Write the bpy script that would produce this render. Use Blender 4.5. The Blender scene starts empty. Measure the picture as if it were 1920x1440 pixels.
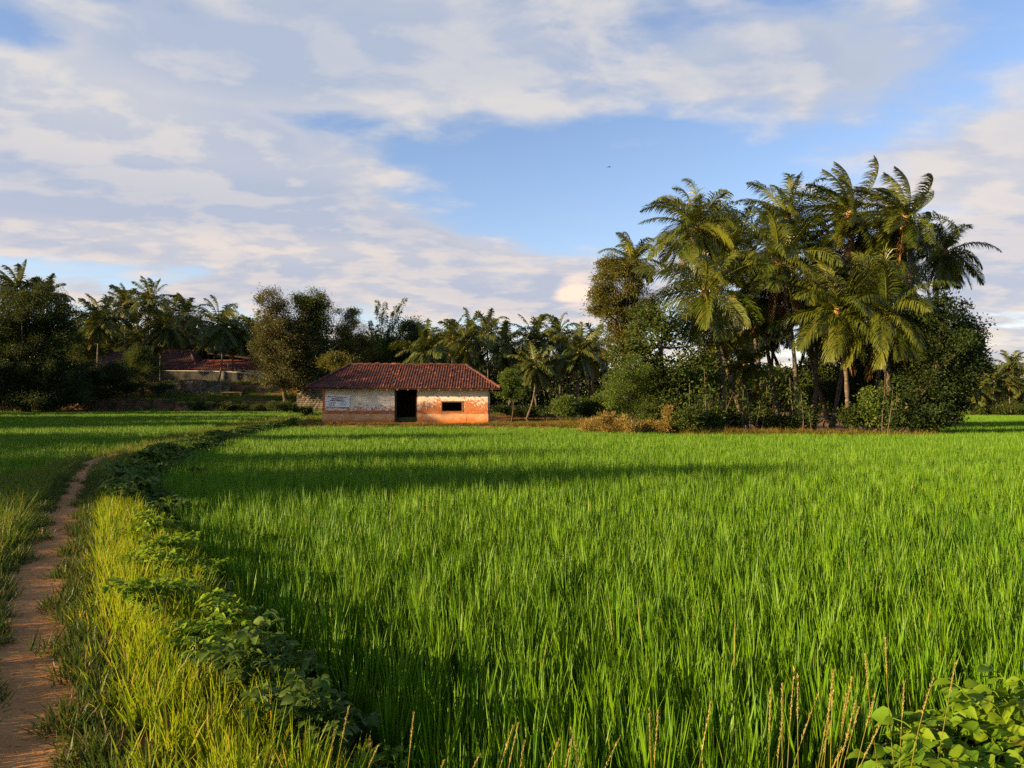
import bpy, math, random
import numpy as np
from mathutils import Vector

C = bpy.context.scene
COL = C.collection
R = math.radians
PI = math.pi

# ------------------------------------------------------------------ camera
F, HY, EYE = 1440.0, 760.0, 2.0          # focal length and horizon row in photo pixels, eye height
cam = bpy.data.cameras.new("camera")
cam.sensor_width = 36.0
cam.lens = 36.0 * F / 1920.0
cam.clip_start = 0.05
cam.clip_end = 3000
camo = bpy.data.objects.new("camera", cam)
COL.objects.link(camo)
camo.location = (0, 0, EYE)
camo.rotation_euler = (R(90) + math.atan((HY - 720) / F), 0, 0)
C.camera = camo


def at(px, py, Y):
    return np.array([(px - 960) / F * Y, Y, EYE + (HY - py) / F * Y])


# ------------------------------------------------------------------ light
SUN_A, SUN_E = 19.0, 12.5                 # degrees behind the left, and above the horizon
SUN = 5.0
SKY = 0.076
EXPO = 1.75
sd = bpy.data.lights.new("sun", 'SUN')
sd.energy = SUN
sd.angle = R(0.55)
sd.color = (1.0, 0.70, 0.36)
so = bpy.data.objects.new("sun", sd)
COL.objects.link(so)
to_sun = Vector((-math.cos(R(SUN_A)) * math.cos(R(SUN_E)), -math.sin(R(SUN_A)) * math.cos(R(SUN_E)), math.sin(R(SUN_E))))
so.rotation_euler = to_sun.to_track_quat('Z', 'Y').to_euler()
so.location = (-30, -10, 30)

C.view_settings.view_transform = 'Standard'
C.view_settings.look = 'None'
C.view_settings.exposure = EXPO
C.view_settings.gamma = 1
C.cycles.use_denoising = False          # grass and leaves keep their crisp grain
C.cycles.max_bounces = 6
C.cycles.transparent_max_bounces = 4
C.cycles.diffuse_bounces = 3
C.cycles.transmission_bounces = 4


class NT:
    """small helper to wire shader nodes"""
    def __init__(s, tree):
        s.t = tree
        s.L = tree.links

    def n(s, kind, **kw):
        nd = s.t.nodes.new(kind)
        for k, v in kw.items():
            setattr(nd, k, v)
        return nd

    def put(s, sock, v):
        if v is None:
            return
        if hasattr(v, 'links'):
            s.L.new(v, sock)
        else:
            sock.default_value = v

    def math(s, op, a, b=None, c=None, clamp=False):
        nd = s.n('ShaderNodeMath', operation=op)
        nd.use_clamp = clamp
        s.put(nd.inputs[0], a)
        s.put(nd.inputs[1], b)
        s.put(nd.inputs[2], c)
        return nd.outputs[0]

    def vmath(s, op, a, b=None):
        nd = s.n('ShaderNodeVectorMath', operation=op)
        s.put(nd.inputs[0], a)
        s.put(nd.inputs[1], b)
        return nd.outputs[0]

    def ss(s, lo, hi, v):
        nd = s.n('ShaderNodeMapRange', interpolation_type='SMOOTHSTEP')
        s.put(nd.inputs['Value'], v)
        s.put(nd.inputs['From Min'], lo)
        s.put(nd.inputs['From Max'], hi)
        return nd.outputs['Result']

    def noise(s, vec, scale, detail=4, rough=0.55, dist=0.0):
        nd = s.n('ShaderNodeTexNoise')
        s.put(nd.inputs['Vector'], vec)
        nd.inputs['Scale'].default_value = scale
        nd.inputs['Detail'].default_value = detail
        nd.inputs['Roughness'].default_value = rough
        nd.inputs['Distortion'].default_value = dist
        return nd.outputs['Fac']

    def mix(s, f, a, b):
        nd = s.n('ShaderNodeMix', data_type='RGBA')
        s.put(nd.inputs['Factor'], f)
        for i, v in ((6, a), (7, b)):
            s.put(nd.inputs[i], v if hasattr(v, 'links') else (*v[:3], 1))
        return nd.outputs[2]


def px_dir(px, py):
    a = math.atan2(px - 960, F)
    e = math.atan2(HY - py, math.hypot(px - 960, F))
    return a, e


def make_world():
    w = bpy.data.worlds.new("World")
    C.world = w
    w.use_nodes = True
    t = NT(w.node_tree)
    w.node_tree.nodes.clear()
    sky = t.n('ShaderNodeTexSky', sky_type='NISHITA')
    sky.sun_disc = False
    sky.sun_elevation = R(SUN_E)
    sky.sun_rotation = R(-(90 + SUN_A))
    sky.ozone_density = 2.2
    sky.dust_density = 0.6
    sky.air_density = 1.0
    tc = t.n('ShaderNodeTexCoord')
    d = tc.outputs['Generated']
    sp = t.n('ShaderNodeSeparateXYZ')
    t.L.new(d, sp.inputs[0])
    x, y, z = sp.outputs
    az = t.math('ARCTAN2', x, y)
    el = t.math('ARCSINE', z)
    zz = t.math('ADD', t.math('MAXIMUM', z, 0.0), 0.16)
    cb = t.n('ShaderNodeCombineXYZ')
    t.put(cb.inputs[0], t.math('DIVIDE', x, zz))
    t.put(cb.inputs[1], t.math('DIVIDE', y, zz))
    p = cb.outputs[0]
    # streaky cloud bands run a little askew
    mp = t.n('ShaderNodeMapping')
    mp.inputs['Rotation'].default_value = (0, 0, R(14))
    mp.inputs['Scale'].default_value = (1.0, 1.25, 1)
    mp.inputs['Location'].default_value = (3.1, 1.7, 0.4)
    t.L.new(p, mp.inputs[0])
    p = mp.outputs[0]
    ps = t.vmath('ADD', p, (-0.10, 0.05, 0.0))

    def dens(q):
        a = t.noise(q, 1.35, 9, 0.51, 0.25)
        b = t.noise(q, 4.6, 5, 0.55, 0.2)
        return t.math('ADD', t.math('MULTIPLY', a, 1.0), t.math('MULTIPLY', t.math('SUBTRACT', b, 0.5), 0.52))
    n0 = dens(p)
    n1 = dens(ps)
    # where the cloud banks hang: azimuth and elevation, size, weight
    bank = [
        (570, 60, 440, 150, 0.26), (180, 180, 330, 110, 0.20), (330, 330, 480, 120, 0.28), (120, 430, 420, 70, 0.20),
        (560, 455, 420, 60, 0.20), (800, 560, 360, 60, 0.22), (1075, 535, 60, 42, 0.26), (820, 205, 330, 45, 0.14),
        (1430, 120, 280, 70, 0.15), (1720, 150, 260, 90, 0.15), (1800, 350, 240, 95, 0.27), (1880, 560, 260, 110, 0.20),
        (1500, 340, 120, 22, 0.10), (1195, 266, 120, 14, 0.17), (1085, 413, 60, 9, 0.13), (1300, 590, 400, 60, 0.12),
        (400, 188, 190, 20, -0.24), (610, 226, 110, 16, -0.22), (30, 70, 80, 24, -0.30), (1180, 340, 330, 100, -0.30),
        (960, 330, 190, 80, -0.24), (290, 508, 330, 22, -0.19), (1480, 240, 260, 55, -0.16), (1190, 90, 110, 80, -0.15),
        (1040, 460, 110, 40, -0.10), (560, 240, 120, 30, -0.05),
    ]
    tot = None
    for (px, py, rx, ry, wt) in bank:
        a0, e0 = px_dir(px, py)
        da = t.math('MULTIPLY', t.math('SUBTRACT', az, a0), F / rx)
        de = t.math('MULTIPLY', t.math('SUBTRACT', el, e0), F / ry)
        q = t.math('MULTIPLY_ADD', da, da, t.math('MULTIPLY', de, de))
        g = t.math('MULTIPLY', t.math('EXPONENT', t.math('MULTIPLY', q, -0.7)), wt)
        tot = g if tot is None else t.math('ADD', tot, g)
    v0 = t.math('ADD', n0, tot)
    v1 = t.math('ADD', n1, tot)
    cover = t.ss(0.45, 0.72, v0)
    thick = t.ss(0.56, 0.95, v0)
    lit = t.ss(-0.07, 0.11, t.math('SUBTRACT', v0, v1))
    low = t.ss(0.42, 0.05, el)
    shade = t.mix(low, (0.140, 0.160, 0.202), (0.152, 0.160, 0.192))
    bright = t.mix(low, (0.226, 0.217, 0.212), (0.264, 0.222, 0.194))
    k = t.math('SUBTRACT', t.math('MULTIPLY_ADD', lit, 0.75, 0.34), t.math('MULTIPLY', thick, 0.48), clamp=True)
    a0, e0 = px_dir(1078, 545)
    da = t.math('MULTIPLY', t.math('SUBTRACT', az, a0), F / 48)
    de = t.math('MULTIPLY', t.math('SUBTRACT', el, e0), F / 36)
    puff = t.math('EXPONENT', t.math('MULTIPLY', t.math('MULTIPLY_ADD', da, da, t.math('MULTIPLY', de, de)), -0.9))
    for (px, py, rx, ry, wt) in [(50, 130, 150, 60, 0.38), (250, 160, 160, 50, 0.18), (330, 215, 150, 30, 0.2), (60, 20, 220, 40, 0.15), (780, 200, 260, 22, 0.40), (420, 300, 330, 26, 0.22),
                                 (700, 90, 330, 60, -0.25), (300, 70, 200, 40, -0.2), (260, 370, 300, 40, -0.2), (600, 470, 300, 25, 0.25), (250, 440, 280, 18, 0.3), (1850, 330, 180, 50, 0.25)]:
        a1, e1 = px_dir(px, py)
        u = t.math('MULTIPLY', t.math('SUBTRACT', az, a1), F / rx)
        v = t.math('MULTIPLY', t.math('SUBTRACT', el, e1), F / ry)
        gq = t.math('EXPONENT', t.math('MULTIPLY', t.math('MULTIPLY_ADD', u, u, t.math('MULTIPLY', v, v)), -0.7))
        k = t.math('MULTIPLY_ADD', gq, wt, k)
    k = t.math('MAXIMUM', t.math('MINIMUM', k, 1.0), 0.0)
    ccol = t.mix(k, shade, bright)
    pn = t.ss(0.30, 0.62, t.math('ADD', t.math('MULTIPLY', puff, 0.62), t.math('MULTIPLY', t.math('SUBTRACT', n0, 0.5), 1.1)))
    ccol = t.mix(pn, ccol, (0.345, 0.262, 0.205))
    hs = t.n('ShaderNodeHueSaturation')
    hs.inputs['Saturation'].default_value = 1.06
    hs.inputs['Value'].default_value = 1.0
    t.L.new(sky.outputs[0], hs.inputs['Color'])
    b1 = t.n('ShaderNodeBackground')
    b1.inputs[1].default_value = SKY
    tn = t.vmath('MULTIPLY', hs.outputs[0], (1.20, 1.0, 1.02))
    t.L.new(tn, b1.inputs[0])
    b2 = t.n('ShaderNodeBackground')
    b2.inputs[1].default_value = 1.0
    t.L.new(ccol, b2.inputs[0])
    mx = t.n('ShaderNodeMixShader')
    t.put(mx.inputs[0], t.math('MAXIMUM', t.math('MULTIPLY', cover, 0.93), t.math('MULTIPLY', pn, 0.95)))
    t.L.new(b1.outputs[0], mx.inputs[1])
    t.L.new(b2.outputs[0], mx.inputs[2])
    out = t.n('ShaderNodeOutputWorld')
    t.L.new(mx.outputs[0], out.inputs[0])
    w.cycles.sampling_method = 'MANUAL'
    w.cycles.sample_map_resolution = 1024


make_world()


# ------------------------------------------------------------------ materials
def new_mat(name):
    m = bpy.data.materials.new(name)
    m.use_nodes = True
    m.node_tree.nodes.clear()
    return m, NT(m.node_tree)


def out(t, sh, disp=None):
    o = t.n('ShaderNodeOutputMaterial')
    t.L.new(sh, o.inputs['Surface'])


def principled(t, col, rough=0.8, spec=0.3, bump=None, bstr=0.3, bdist=0.02):
    b = t.n('ShaderNodeBsdfPrincipled')
    t.put(b.inputs['Base Color'], col if hasattr(col, 'links') else (*col[:3], 1))
    t.put(b.inputs['Roughness'], rough)
    b.inputs['Specular IOR Level'].default_value = spec
    if bump is not None:
        bp = t.n('ShaderNodeBump')
        bp.inputs['Strength'].default_value = bstr
        bp.inputs['Distance'].default_value = bdist
        t.L.new(bump, bp.inputs['Height'])
        t.L.new(bp.outputs[0], b.inputs['Normal'])
    return b.outputs[0]


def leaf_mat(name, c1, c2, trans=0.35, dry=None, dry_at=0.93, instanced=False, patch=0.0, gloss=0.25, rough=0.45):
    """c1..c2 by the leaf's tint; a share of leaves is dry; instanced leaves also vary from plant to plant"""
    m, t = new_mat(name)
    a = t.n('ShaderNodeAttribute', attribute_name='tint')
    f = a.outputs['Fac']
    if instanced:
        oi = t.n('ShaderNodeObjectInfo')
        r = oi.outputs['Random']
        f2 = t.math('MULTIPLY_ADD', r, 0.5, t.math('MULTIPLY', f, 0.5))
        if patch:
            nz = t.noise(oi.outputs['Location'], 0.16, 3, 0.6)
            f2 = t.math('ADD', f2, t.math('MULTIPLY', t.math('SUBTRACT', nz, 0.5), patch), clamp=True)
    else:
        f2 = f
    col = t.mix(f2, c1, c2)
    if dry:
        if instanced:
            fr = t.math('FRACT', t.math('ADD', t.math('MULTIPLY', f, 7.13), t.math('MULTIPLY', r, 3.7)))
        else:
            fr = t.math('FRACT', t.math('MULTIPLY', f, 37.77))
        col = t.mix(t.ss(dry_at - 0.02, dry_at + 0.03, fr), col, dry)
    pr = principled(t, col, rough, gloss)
    tr = t.n('ShaderNodeBsdfTranslucent')
    tint = t.mix(0.5, col, (0.30, 0.34, 0.02))
    hs = t.n('ShaderNodeMix', data_type='RGBA')
    hs.inputs['Factor'].default_value = 0.35
    t.L.new(col, hs.inputs[6])
    t.L.new(tint, hs.inputs[7])
    t.L.new(hs.outputs[2], tr.inputs[0])
    mx = t.n('ShaderNodeMixShader')
    mx.inputs[0].default_value = trans
    t.L.new(pr, mx.inputs[1])
    t.L.new(tr.outputs[0], mx.inputs[2])
    out(t, mx.outputs[0])
    return m


def rough_mat(name, c1, c2, scale=3.0, rough=0.9, bstr=0.4, c3=None, s3=0.6, spec=0.15, stretch=None, bdist=0.02):
    m, t = new_mat(name)
    tc = t.n('ShaderNodeTexCoord')
    v = tc.outputs['Object']
    if stretch:
        mp = t.n('ShaderNodeMapping')
        mp.inputs['Scale'].default_value = stretch
        t.L.new(v, mp.inputs[0])
        v = mp.outputs[0]
    n = t.noise(v, scale, 6, 0.6)
    col = t.mix(t.ss(0.3, 0.7, n), c1, c2)
    if c3:
        n3 = t.noise(v, scale * 0.3, 4, 0.6)
        col = t.mix(t.ss(s3 - 0.08, s3 + 0.08, n3), col, c3)
    fine = t.noise(v, scale * 6, 4, 0.6)
    out(t, principled(t, col, rough, spec, t.math('ADD', n, t.math('MULTIPLY', fine, 0.5)), bstr, bdist))
    return m


M = {}
M['rice'] = leaf_mat('rice blades', (0.0360, 0.1240, 0.0024), (0.1220, 0.2350, 0.0036), 0.20, (0.2132, 0.1804, 0.0410), 0.985, True, 0.6, 0.22, 0.5)
M['bund_grass'] = leaf_mat('bund grass', (0.0950, 0.2050, 0.0050), (0.3100, 0.3300, 0.0085), 0.48, (0.36, 0.23, 0.035), 0.93, True, 0.7, 0.15)
M['low_grass'] = leaf_mat('low creeping grass', (0.0246, 0.0574, 0.0082), (0.0615, 0.0943, 0.0131), 0.3, (0.1394, 0.0902, 0.0328), 0.88, True, 0.5, 0.15)
M['weed_grass'] = leaf_mat('weedy bank grass', (0.038, 0.088, 0.007), (0.105, 0.155, 0.012), 0.35, (0.23, 0.14, 0.04), 0.90, True, 0.6, 0.15)
M['dry_grass'] = leaf_mat('dry bank grass', (0.1804, 0.0861, 0.0180), (0.1640, 0.1230, 0.0246), 0.3, (0.0615, 0.0984, 0.0131), 0.66, True, 0.6, 0.1)
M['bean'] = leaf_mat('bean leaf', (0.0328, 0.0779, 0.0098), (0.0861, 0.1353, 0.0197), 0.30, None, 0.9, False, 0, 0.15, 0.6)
M['bean_light'] = leaf_mat('sunny bean leaf', (0.085, 0.185, 0.008), (0.190, 0.285, 0.014), 0.42, (0.20, 0.16, 0.03), 0.96, False, 0, 0.15, 0.6)  # lighter copy of the bean leaf, sunlight put into its colour
M['seed'] = leaf_mat('dry seed head', (0.25, 0.205, 0.05), (0.33, 0.28, 0.075), 0.3)
M['straw'] = leaf_mat('straw stalk', (0.1312, 0.1476, 0.0164), (0.2214, 0.1886, 0.0328), 0.3)
M['frond'] = leaf_mat('palm frond', (0.0180, 0.0420, 0.0050), (0.1020, 0.1150, 0.0105), 0.15, (0.1394, 0.0984, 0.0246), 0.96, False, 0, 0.32, 0.38)
M['frond_far'] = leaf_mat('distant palm frond', (0.0279, 0.0508, 0.0082), (0.0861, 0.0984, 0.0148), 0.2, (0.1394, 0.0902, 0.0246), 0.92, False, 0, 0.25, 0.45)
M['dry_bush'] = leaf_mat('golden dry brush', (0.20, 0.125, 0.030), (0.29, 0.20, 0.05), 0.3, (0.07, 0.10, 0.016), 0.80)
M['frond_dry'] = leaf_mat('dry palm frond', (0.1230, 0.0697, 0.0287), (0.1968, 0.1148, 0.0410), 0.25)
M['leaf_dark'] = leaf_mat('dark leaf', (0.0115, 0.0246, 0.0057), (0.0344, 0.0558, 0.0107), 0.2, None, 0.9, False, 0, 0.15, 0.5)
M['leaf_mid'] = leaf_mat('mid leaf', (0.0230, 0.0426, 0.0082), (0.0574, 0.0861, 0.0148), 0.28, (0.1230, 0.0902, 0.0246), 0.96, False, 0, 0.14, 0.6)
M['leaf_olive'] = leaf_mat('olive leaf', (0.048, 0.060, 0.010), (0.110, 0.105, 0.017), 0.28, (0.16, 0.10, 0.025), 0.94, False, 0, 0.2)
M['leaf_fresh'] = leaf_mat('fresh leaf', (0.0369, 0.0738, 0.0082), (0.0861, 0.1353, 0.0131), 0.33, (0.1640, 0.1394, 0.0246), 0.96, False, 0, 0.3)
M['leaf_brown'] = leaf_mat('brownish leaf', (0.034, 0.042, 0.012), (0.080, 0.076, 0.022), 0.25, (0.14, 0.08, 0.03), 0.93, False, 0, 0.2)
M['palm_bark'] = rough_mat('palm bark', (0.045, 0.036, 0.027), (0.115, 0.092, 0.068), 2.0, 0.9, 0.5, (0.16, 0.13, 0.095), 0.6, stretch=(1.2, 1.2, 7))
M['bark'] = rough_mat('bark', (0.035, 0.026, 0.019), (0.09, 0.064, 0.043), 3.0, 0.9, 0.6, stretch=(2, 2, 0.6))
M['coconut'] = rough_mat('coconut husk', (0.42, 0.22, 0.03), (0.50, 0.30, 0.06), 4.0, 0.5, 0.2)
M['heart_fibre'] = rough_mat('palm fibre', (0.14, 0.08, 0.03), (0.26, 0.16, 0.06), 8.0, 0.9, 0.5)
M['dark_metal'] = rough_mat('dark metal', (0.05, 0.05, 0.05), (0.10, 0.09, 0.08), 5, 0.6, 0.1)
M['bird'] = rough_mat('dark feathers', (0.02, 0.02, 0.022), (0.04, 0.04, 0.045), 20, 0.7, 0.1)


def soil_mat():
    m, t = new_mat('field soil and banks')
    g = t.n('ShaderNodeNewGeometry')
    v = g.outputs['Position']
    n = t.noise(v, 0.5, 6, 0.6)
    n2 = t.noise(v, 6.0, 5, 0.65)
    wet = t.mix(n2, (0.022, 0.020, 0.010), (0.05, 0.042, 0.020))
    grass = t.mix(t.ss(0.3, 0.7, n2), (0.055, 0.055, 0.016), (0.13, 0.095, 0.036))
    dirt = t.mix(t.ss(0.3, 0.7, n), (0.23, 0.105, 0.045), (0.16, 0.085, 0.035))
    sp = t.n('ShaderNodeSeparateXYZ')
    t.L.new(v, sp.inputs[0])
    hi = t.ss(0.06, 0.25, sp.outputs[2])
    col = t.mix(hi, wet, t.mix(t.ss(0.40, 0.52, t.math('ADD', n, t.math('MULTIPLY', t.math('SUBTRACT', n2, 0.5), 0.3))), grass, dirt))
    out(t, principled(t, col, 0.95, 0.1, n2, 0.5, 0.04))
    return m


def path_mat():
    m, t = new_mat('trodden dirt')
    g = t.n('ShaderNodeNewGeometry')
    v = g.outputs['Position']
    n = t.noise(v, 1.3, 6, 0.6)
    n2 = t.noise(v, 14, 6, 0.65)
    mp = t.n('ShaderNodeMapping')
    mp.inputs['Scale'].default_value = (1.0, 5.0, 1.0)
    t.L.new(v, mp.inputs[0])
    n3 = t.noise(mp.outputs[0], 2.2, 5, 0.6, 0.4)
    col = t.mix(t.ss(0.3, 0.7, n), (0.270, 0.124, 0.040), (0.375, 0.188, 0.066))
    col = t.mix(t.math('MULTIPLY', t.ss(0.52, 0.7, n3), 0.25), col, (0.20, 0.10, 0.048))
    col = t.mix(t.math('MULTIPLY', t.ss(0.62, 0.75, n2), 0.5), col, (0.42, 0.24, 0.10))
    h = t.math('ADD', t.math('MULTIPLY', n2, 0.6), t.math('ADD', n3, n))
    out(t, principled(t, col, 0.95, 0.1, h, 0.35, 0.03))
    return m


def wall_mat():
    """whitewash peeling from red plaster, above a bare ochre plinth"""
    m, t = new_mat('peeling limewash wall')
    g = t.n('ShaderNodeNewGeometry')
    v = g.outputs['Position']
    sp = t.n('ShaderNodeSeparateXYZ')
    t.L.new(v, sp.inputs[0])
    x, y, z = sp.outputs
    big = t.noise(v, 0.8, 5, 0.6)
    mid = t.noise(v, 3.2, 7, 0.68, 0.5)
    fine = t.noise(v, 7.5, 6, 0.7, 0.8)
    # the lower the wall, the more of the wash is gone; more on the side right of the doorway
    rightside = t.ss(-7.6, -6.8, x)
    loss = t.math('MULTIPLY', t.ss(2.6, 1.40, z), 0.11)
    loss = t.math('ADD', loss, t.math('MULTIPLY', rightside, t.math('MULTIPLY', t.ss(2.95, 2.1, z), 0.11)))
    loss = t.math('ADD', loss, t.math('MULTIPLY', t.ss(1.66, 1.44, z), 0.30))
    loss = t.math('ADD', loss, t.math('MULTIPLY', t.ss(-14.25, -14.5, x), 0.35))
    val = t.math('ADD', t.math('MULTIPLY', mid, 0.50), t.math('ADD', t.math('MULTIPLY', fine, 0.62), t.math('MULTIPLY', big, 0.22)))
    val = t.math('ADD', val, loss)
    peel = t.ss(0.785, 0.835, val)
    white = t.mix(t.ss(0.35, 0.7, big), (0.56, 0.51, 0.42), (0.68, 0.62, 0.52))
    white = t.mix(t.math('MULTIPLY', t.ss(0.53, 0.66, fine), 0.55), white, (0.30, 0.25, 0.18))
    red = t.mix(t.ss(0.35, 0.65, mid), (0.31, 0.085, 0.030), (0.49, 0.185, 0.072))
    col = t.mix(peel, white, red)
    mold = t.math('MULTIPLY', t.ss(0.60, 0.68, t.noise(v, 5.0, 5, 0.6, 0.6)), t.ss(2.7, 3.1, z))
    col = t.mix(t.math('MULTIPLY', mold, 0.8), col, (0.10, 0.09, 0.06))
    out(t, principled(t, col, 0.92, 0.15, t.math('ADD', t.math('MULTIPLY', peel, -0.8), fine), 0.5, 0.02))
    return m


def plinth_mat():
    m, t = new_mat('ochre plaster plinth')
    g = t.n('ShaderNodeNewGeometry')
    v = g.outputs['Position']
    sp = t.n('ShaderNodeSeparateXYZ')
    t.L.new(v, sp.inputs[0])
    n = t.noise(v, 1.6, 6, 0.6)
    f = t.noise(v, 9, 5, 0.65)
    low = t.ss(1.1, 0.75, t.math('ADD', sp.outputs[2], t.math('MULTIPLY', t.math('SUBTRACT', n, 0.5), 0.9)))
    col = t.mix(t.ss(0.3, 0.7, n), (0.45, 0.25, 0.12), (0.54, 0.32, 0.165))
    col = t.mix(low, col, (0.50, 0.165, 0.045))
    col = t.mix(t.math('MULTIPLY', t.ss(0.6, 0.7, f), 0.5), col, (0.30, 0.13, 0.06))
    out(t, principled(t, col, 0.92, 0.15, f, 0.3, 0.015))
    return m


def tile_mat(name, dark, mid, bright, p_bright=0.9, moss=(0.035, 0.032, 0.026)):
    m, t = new_mat(name)
    a = t.n('ShaderNodeAttribute', attribute_name='tint')
    f = a.outputs['Fac']
    g = t.n('ShaderNodeNewGeometry')
    n = t.noise(g.outputs['Position'], 0.9, 5, 0.65)
    n2 = t.noise(g.outputs['Position'], 9, 5, 0.65)
    col = t.mix(f, dark, mid)
    col = t.mix(t.ss(p_bright - 0.02, p_bright + 0.04, t.math('ADD', f, t.math('MULTIPLY', t.math('SUBTRACT', n, 0.5), 0.35))), col, bright)
    col = t.mix(t.math('MULTIPLY', t.ss(0.45, 0.7, n2), 0.75), col, moss)
    col = t.mix(t.math('MULTIPLY', t.ss(0.5, 0.75, n), 0.45), col, moss)
    out(t, principled(t, col, 0.8, 0.25, n2, 0.4, 0.02))
    return m


def brick_mat(name, c1, c2, mortar, sx, sy, stain):
    m, t = new_mat(name)
    g = t.n('ShaderNodeNewGeometry')
    v = g.outputs['Position']
    sp = t.n('ShaderNodeSeparateXYZ')
    t.L.new(v, sp.inputs[0])
    cb = t.n('ShaderNodeCombineXYZ')
    wob = t.noise(v, 1.5, 3)
    t.put(cb.inputs[0], sp.outputs[0])
    t.put(cb.inputs[1], t.math('ADD', sp.outputs[2], t.math('MULTIPLY', wob, 0.12)))
    b = t.n('ShaderNodeTexBrick')
    b.inputs['Scale'].default_value = 1.0
    b.inputs['Brick Width'].default_value = sx
    b.inputs['Row Height'].default_value = sy
    b.inputs['Mortar Size'].default_value = 0.025
    b.inputs['Color1'].default_value = (*c1, 1)
    b.inputs['Color2'].default_value = (*c2, 1)
    b.inputs['Mortar'].default_value = (*mortar, 1)
    t.L.new(cb.outputs[0], b.inputs['Vector'])
    n = t.noise(v, 0.9, 6, 0.65)
    col = t.mix(t.ss(0.42, 0.62, n), b.outputs['Color'], stain)
    f = t.noise(v, 7, 5)
    out(t, principled(t, col, 0.95, 0.1, t.math('ADD', t.math('MULTIPLY', b.outputs['Fac'], -1.0), f), 0.8, 0.05))
    return m


M['soil'] = soil_mat()
M['path'] = path_mat()
M['hut_wall'] = wall_mat()
M['plinth'] = plinth_mat()
M['hut_tile'] = tile_mat('old clay roof tile', (0.042, 0.018, 0.014), (0.135, 0.038, 0.025), (0.30, 0.078, 0.040), 0.945)
M['house_tile'] = tile_mat('weathered clay tile', (0.050, 0.020, 0.016), (0.080, 0.028, 0.021), (0.12, 0.04, 0.028), 0.9)
M['house_tile_red'] = tile_mat('red clay tile', (0.13, 0.035, 0.026), (0.18, 0.05, 0.034), (0.22, 0.07, 0.045), 0.9, (0.07, 0.03, 0.024))
M['laterite'] = brick_mat('laterite blocks', (0.13, 0.065, 0.036), (0.17, 0.10, 0.06), (0.04, 0.03, 0.022), 0.62, 0.34, (0.035, 0.036, 0.016))
M['rubble'] = brick_mat('rubble stone', (0.13, 0.11, 0.09), (0.20, 0.16, 0.12), (0.045, 0.038, 0.028), 0.42, 0.27, (0.06, 0.055, 0.03))
M['stained_wall'] = rough_mat('stained compound wall', (0.030, 0.030, 0.028), (0.075, 0.072, 0.065), 1.2, 0.95, 0.3, (0.20, 0.19, 0.175), 0.68, stretch=(1.5, 1, 0.5))
M['white_wash'] = rough_mat('white wash', (0.52, 0.50, 0.46), (0.66, 0.64, 0.58), 2.0, 0.9, 0.2)
M['cream'] = rough_mat('cream wall', (0.52, 0.38, 0.18), (0.62, 0.46, 0.24), 1.5, 0.9, 0.2)
M['brown_wall'] = rough_mat('brown wall', (0.11, 0.07, 0.05), (0.17, 0.11, 0.075), 2.0, 0.95, 0.3)
M['wood'] = rough_mat('weathered timber', (0.16, 0.075, 0.035), (0.28, 0.14, 0.07), 3.0, 0.85, 0.3, stretch=(1, 1, 0.2))
M['wood_dark'] = rough_mat('dark timber', (0.045, 0.03, 0.02), (0.09, 0.06, 0.04), 3.0, 0.85, 0.3)
M['inner_shade'] = rough_mat('interior shade', (0.035, 0.028, 0.022), (0.06, 0.048, 0.036), 2.0, 0.95, 0.2)  # dark base colour stands for the shade inside hut and culvert
M['mossy'] = rough_mat('mossy stone', (0.05, 0.065, 0.025), (0.09, 0.10, 0.04), 5.0, 0.95, 0.4)
M['banner'] = rough_mat('printed sheet', (0.60, 0.62, 0.64), (0.70, 0.71, 0.72), 2.0, 0.6, 0.15)
M['ink'] = rough_mat('dark ink', (0.02, 0.022, 0.05), (0.035, 0.035, 0.07), 9, 0.7, 0.0)
M['ink_red'] = rough_mat('faded red ink', (0.22, 0.10, 0.12), (0.28, 0.14, 0.15), 9, 0.7, 0.0)
M['grey_sheet'] = rough_mat('grey sheet roof', (0.16, 0.16, 0.16), (0.26, 0.26, 0.25), 1.5, 0.7, 0.2)
M['yellow_wall'] = rough_mat('pale yellow wall', (0.70, 0.55, 0.30), (0.76, 0.62, 0.36), 1.5, 0.9, 0.1)
M['glass_dark'] = rough_mat('dark window', (0.02, 0.02, 0.02), (0.035, 0.035, 0.035), 3, 0.25, 0.0)
M['bone'] = rough_mat('white chips', (0.62, 0.58, 0.52), (0.7, 0.66, 0.6), 3, 0.9, 0.1)


def water_mat():
    m, t = new_mat('still pond water')
    g = t.n('ShaderNodeNewGeometry')
    n = t.noise(g.outputs['Position'], 1.4, 3, 0.5)
    out(t, principled(t, (0.020, 0.026, 0.014), 0.06, 0.5, n, 0.10, 0.05))
    return m


M['water'] = water_mat()


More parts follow.
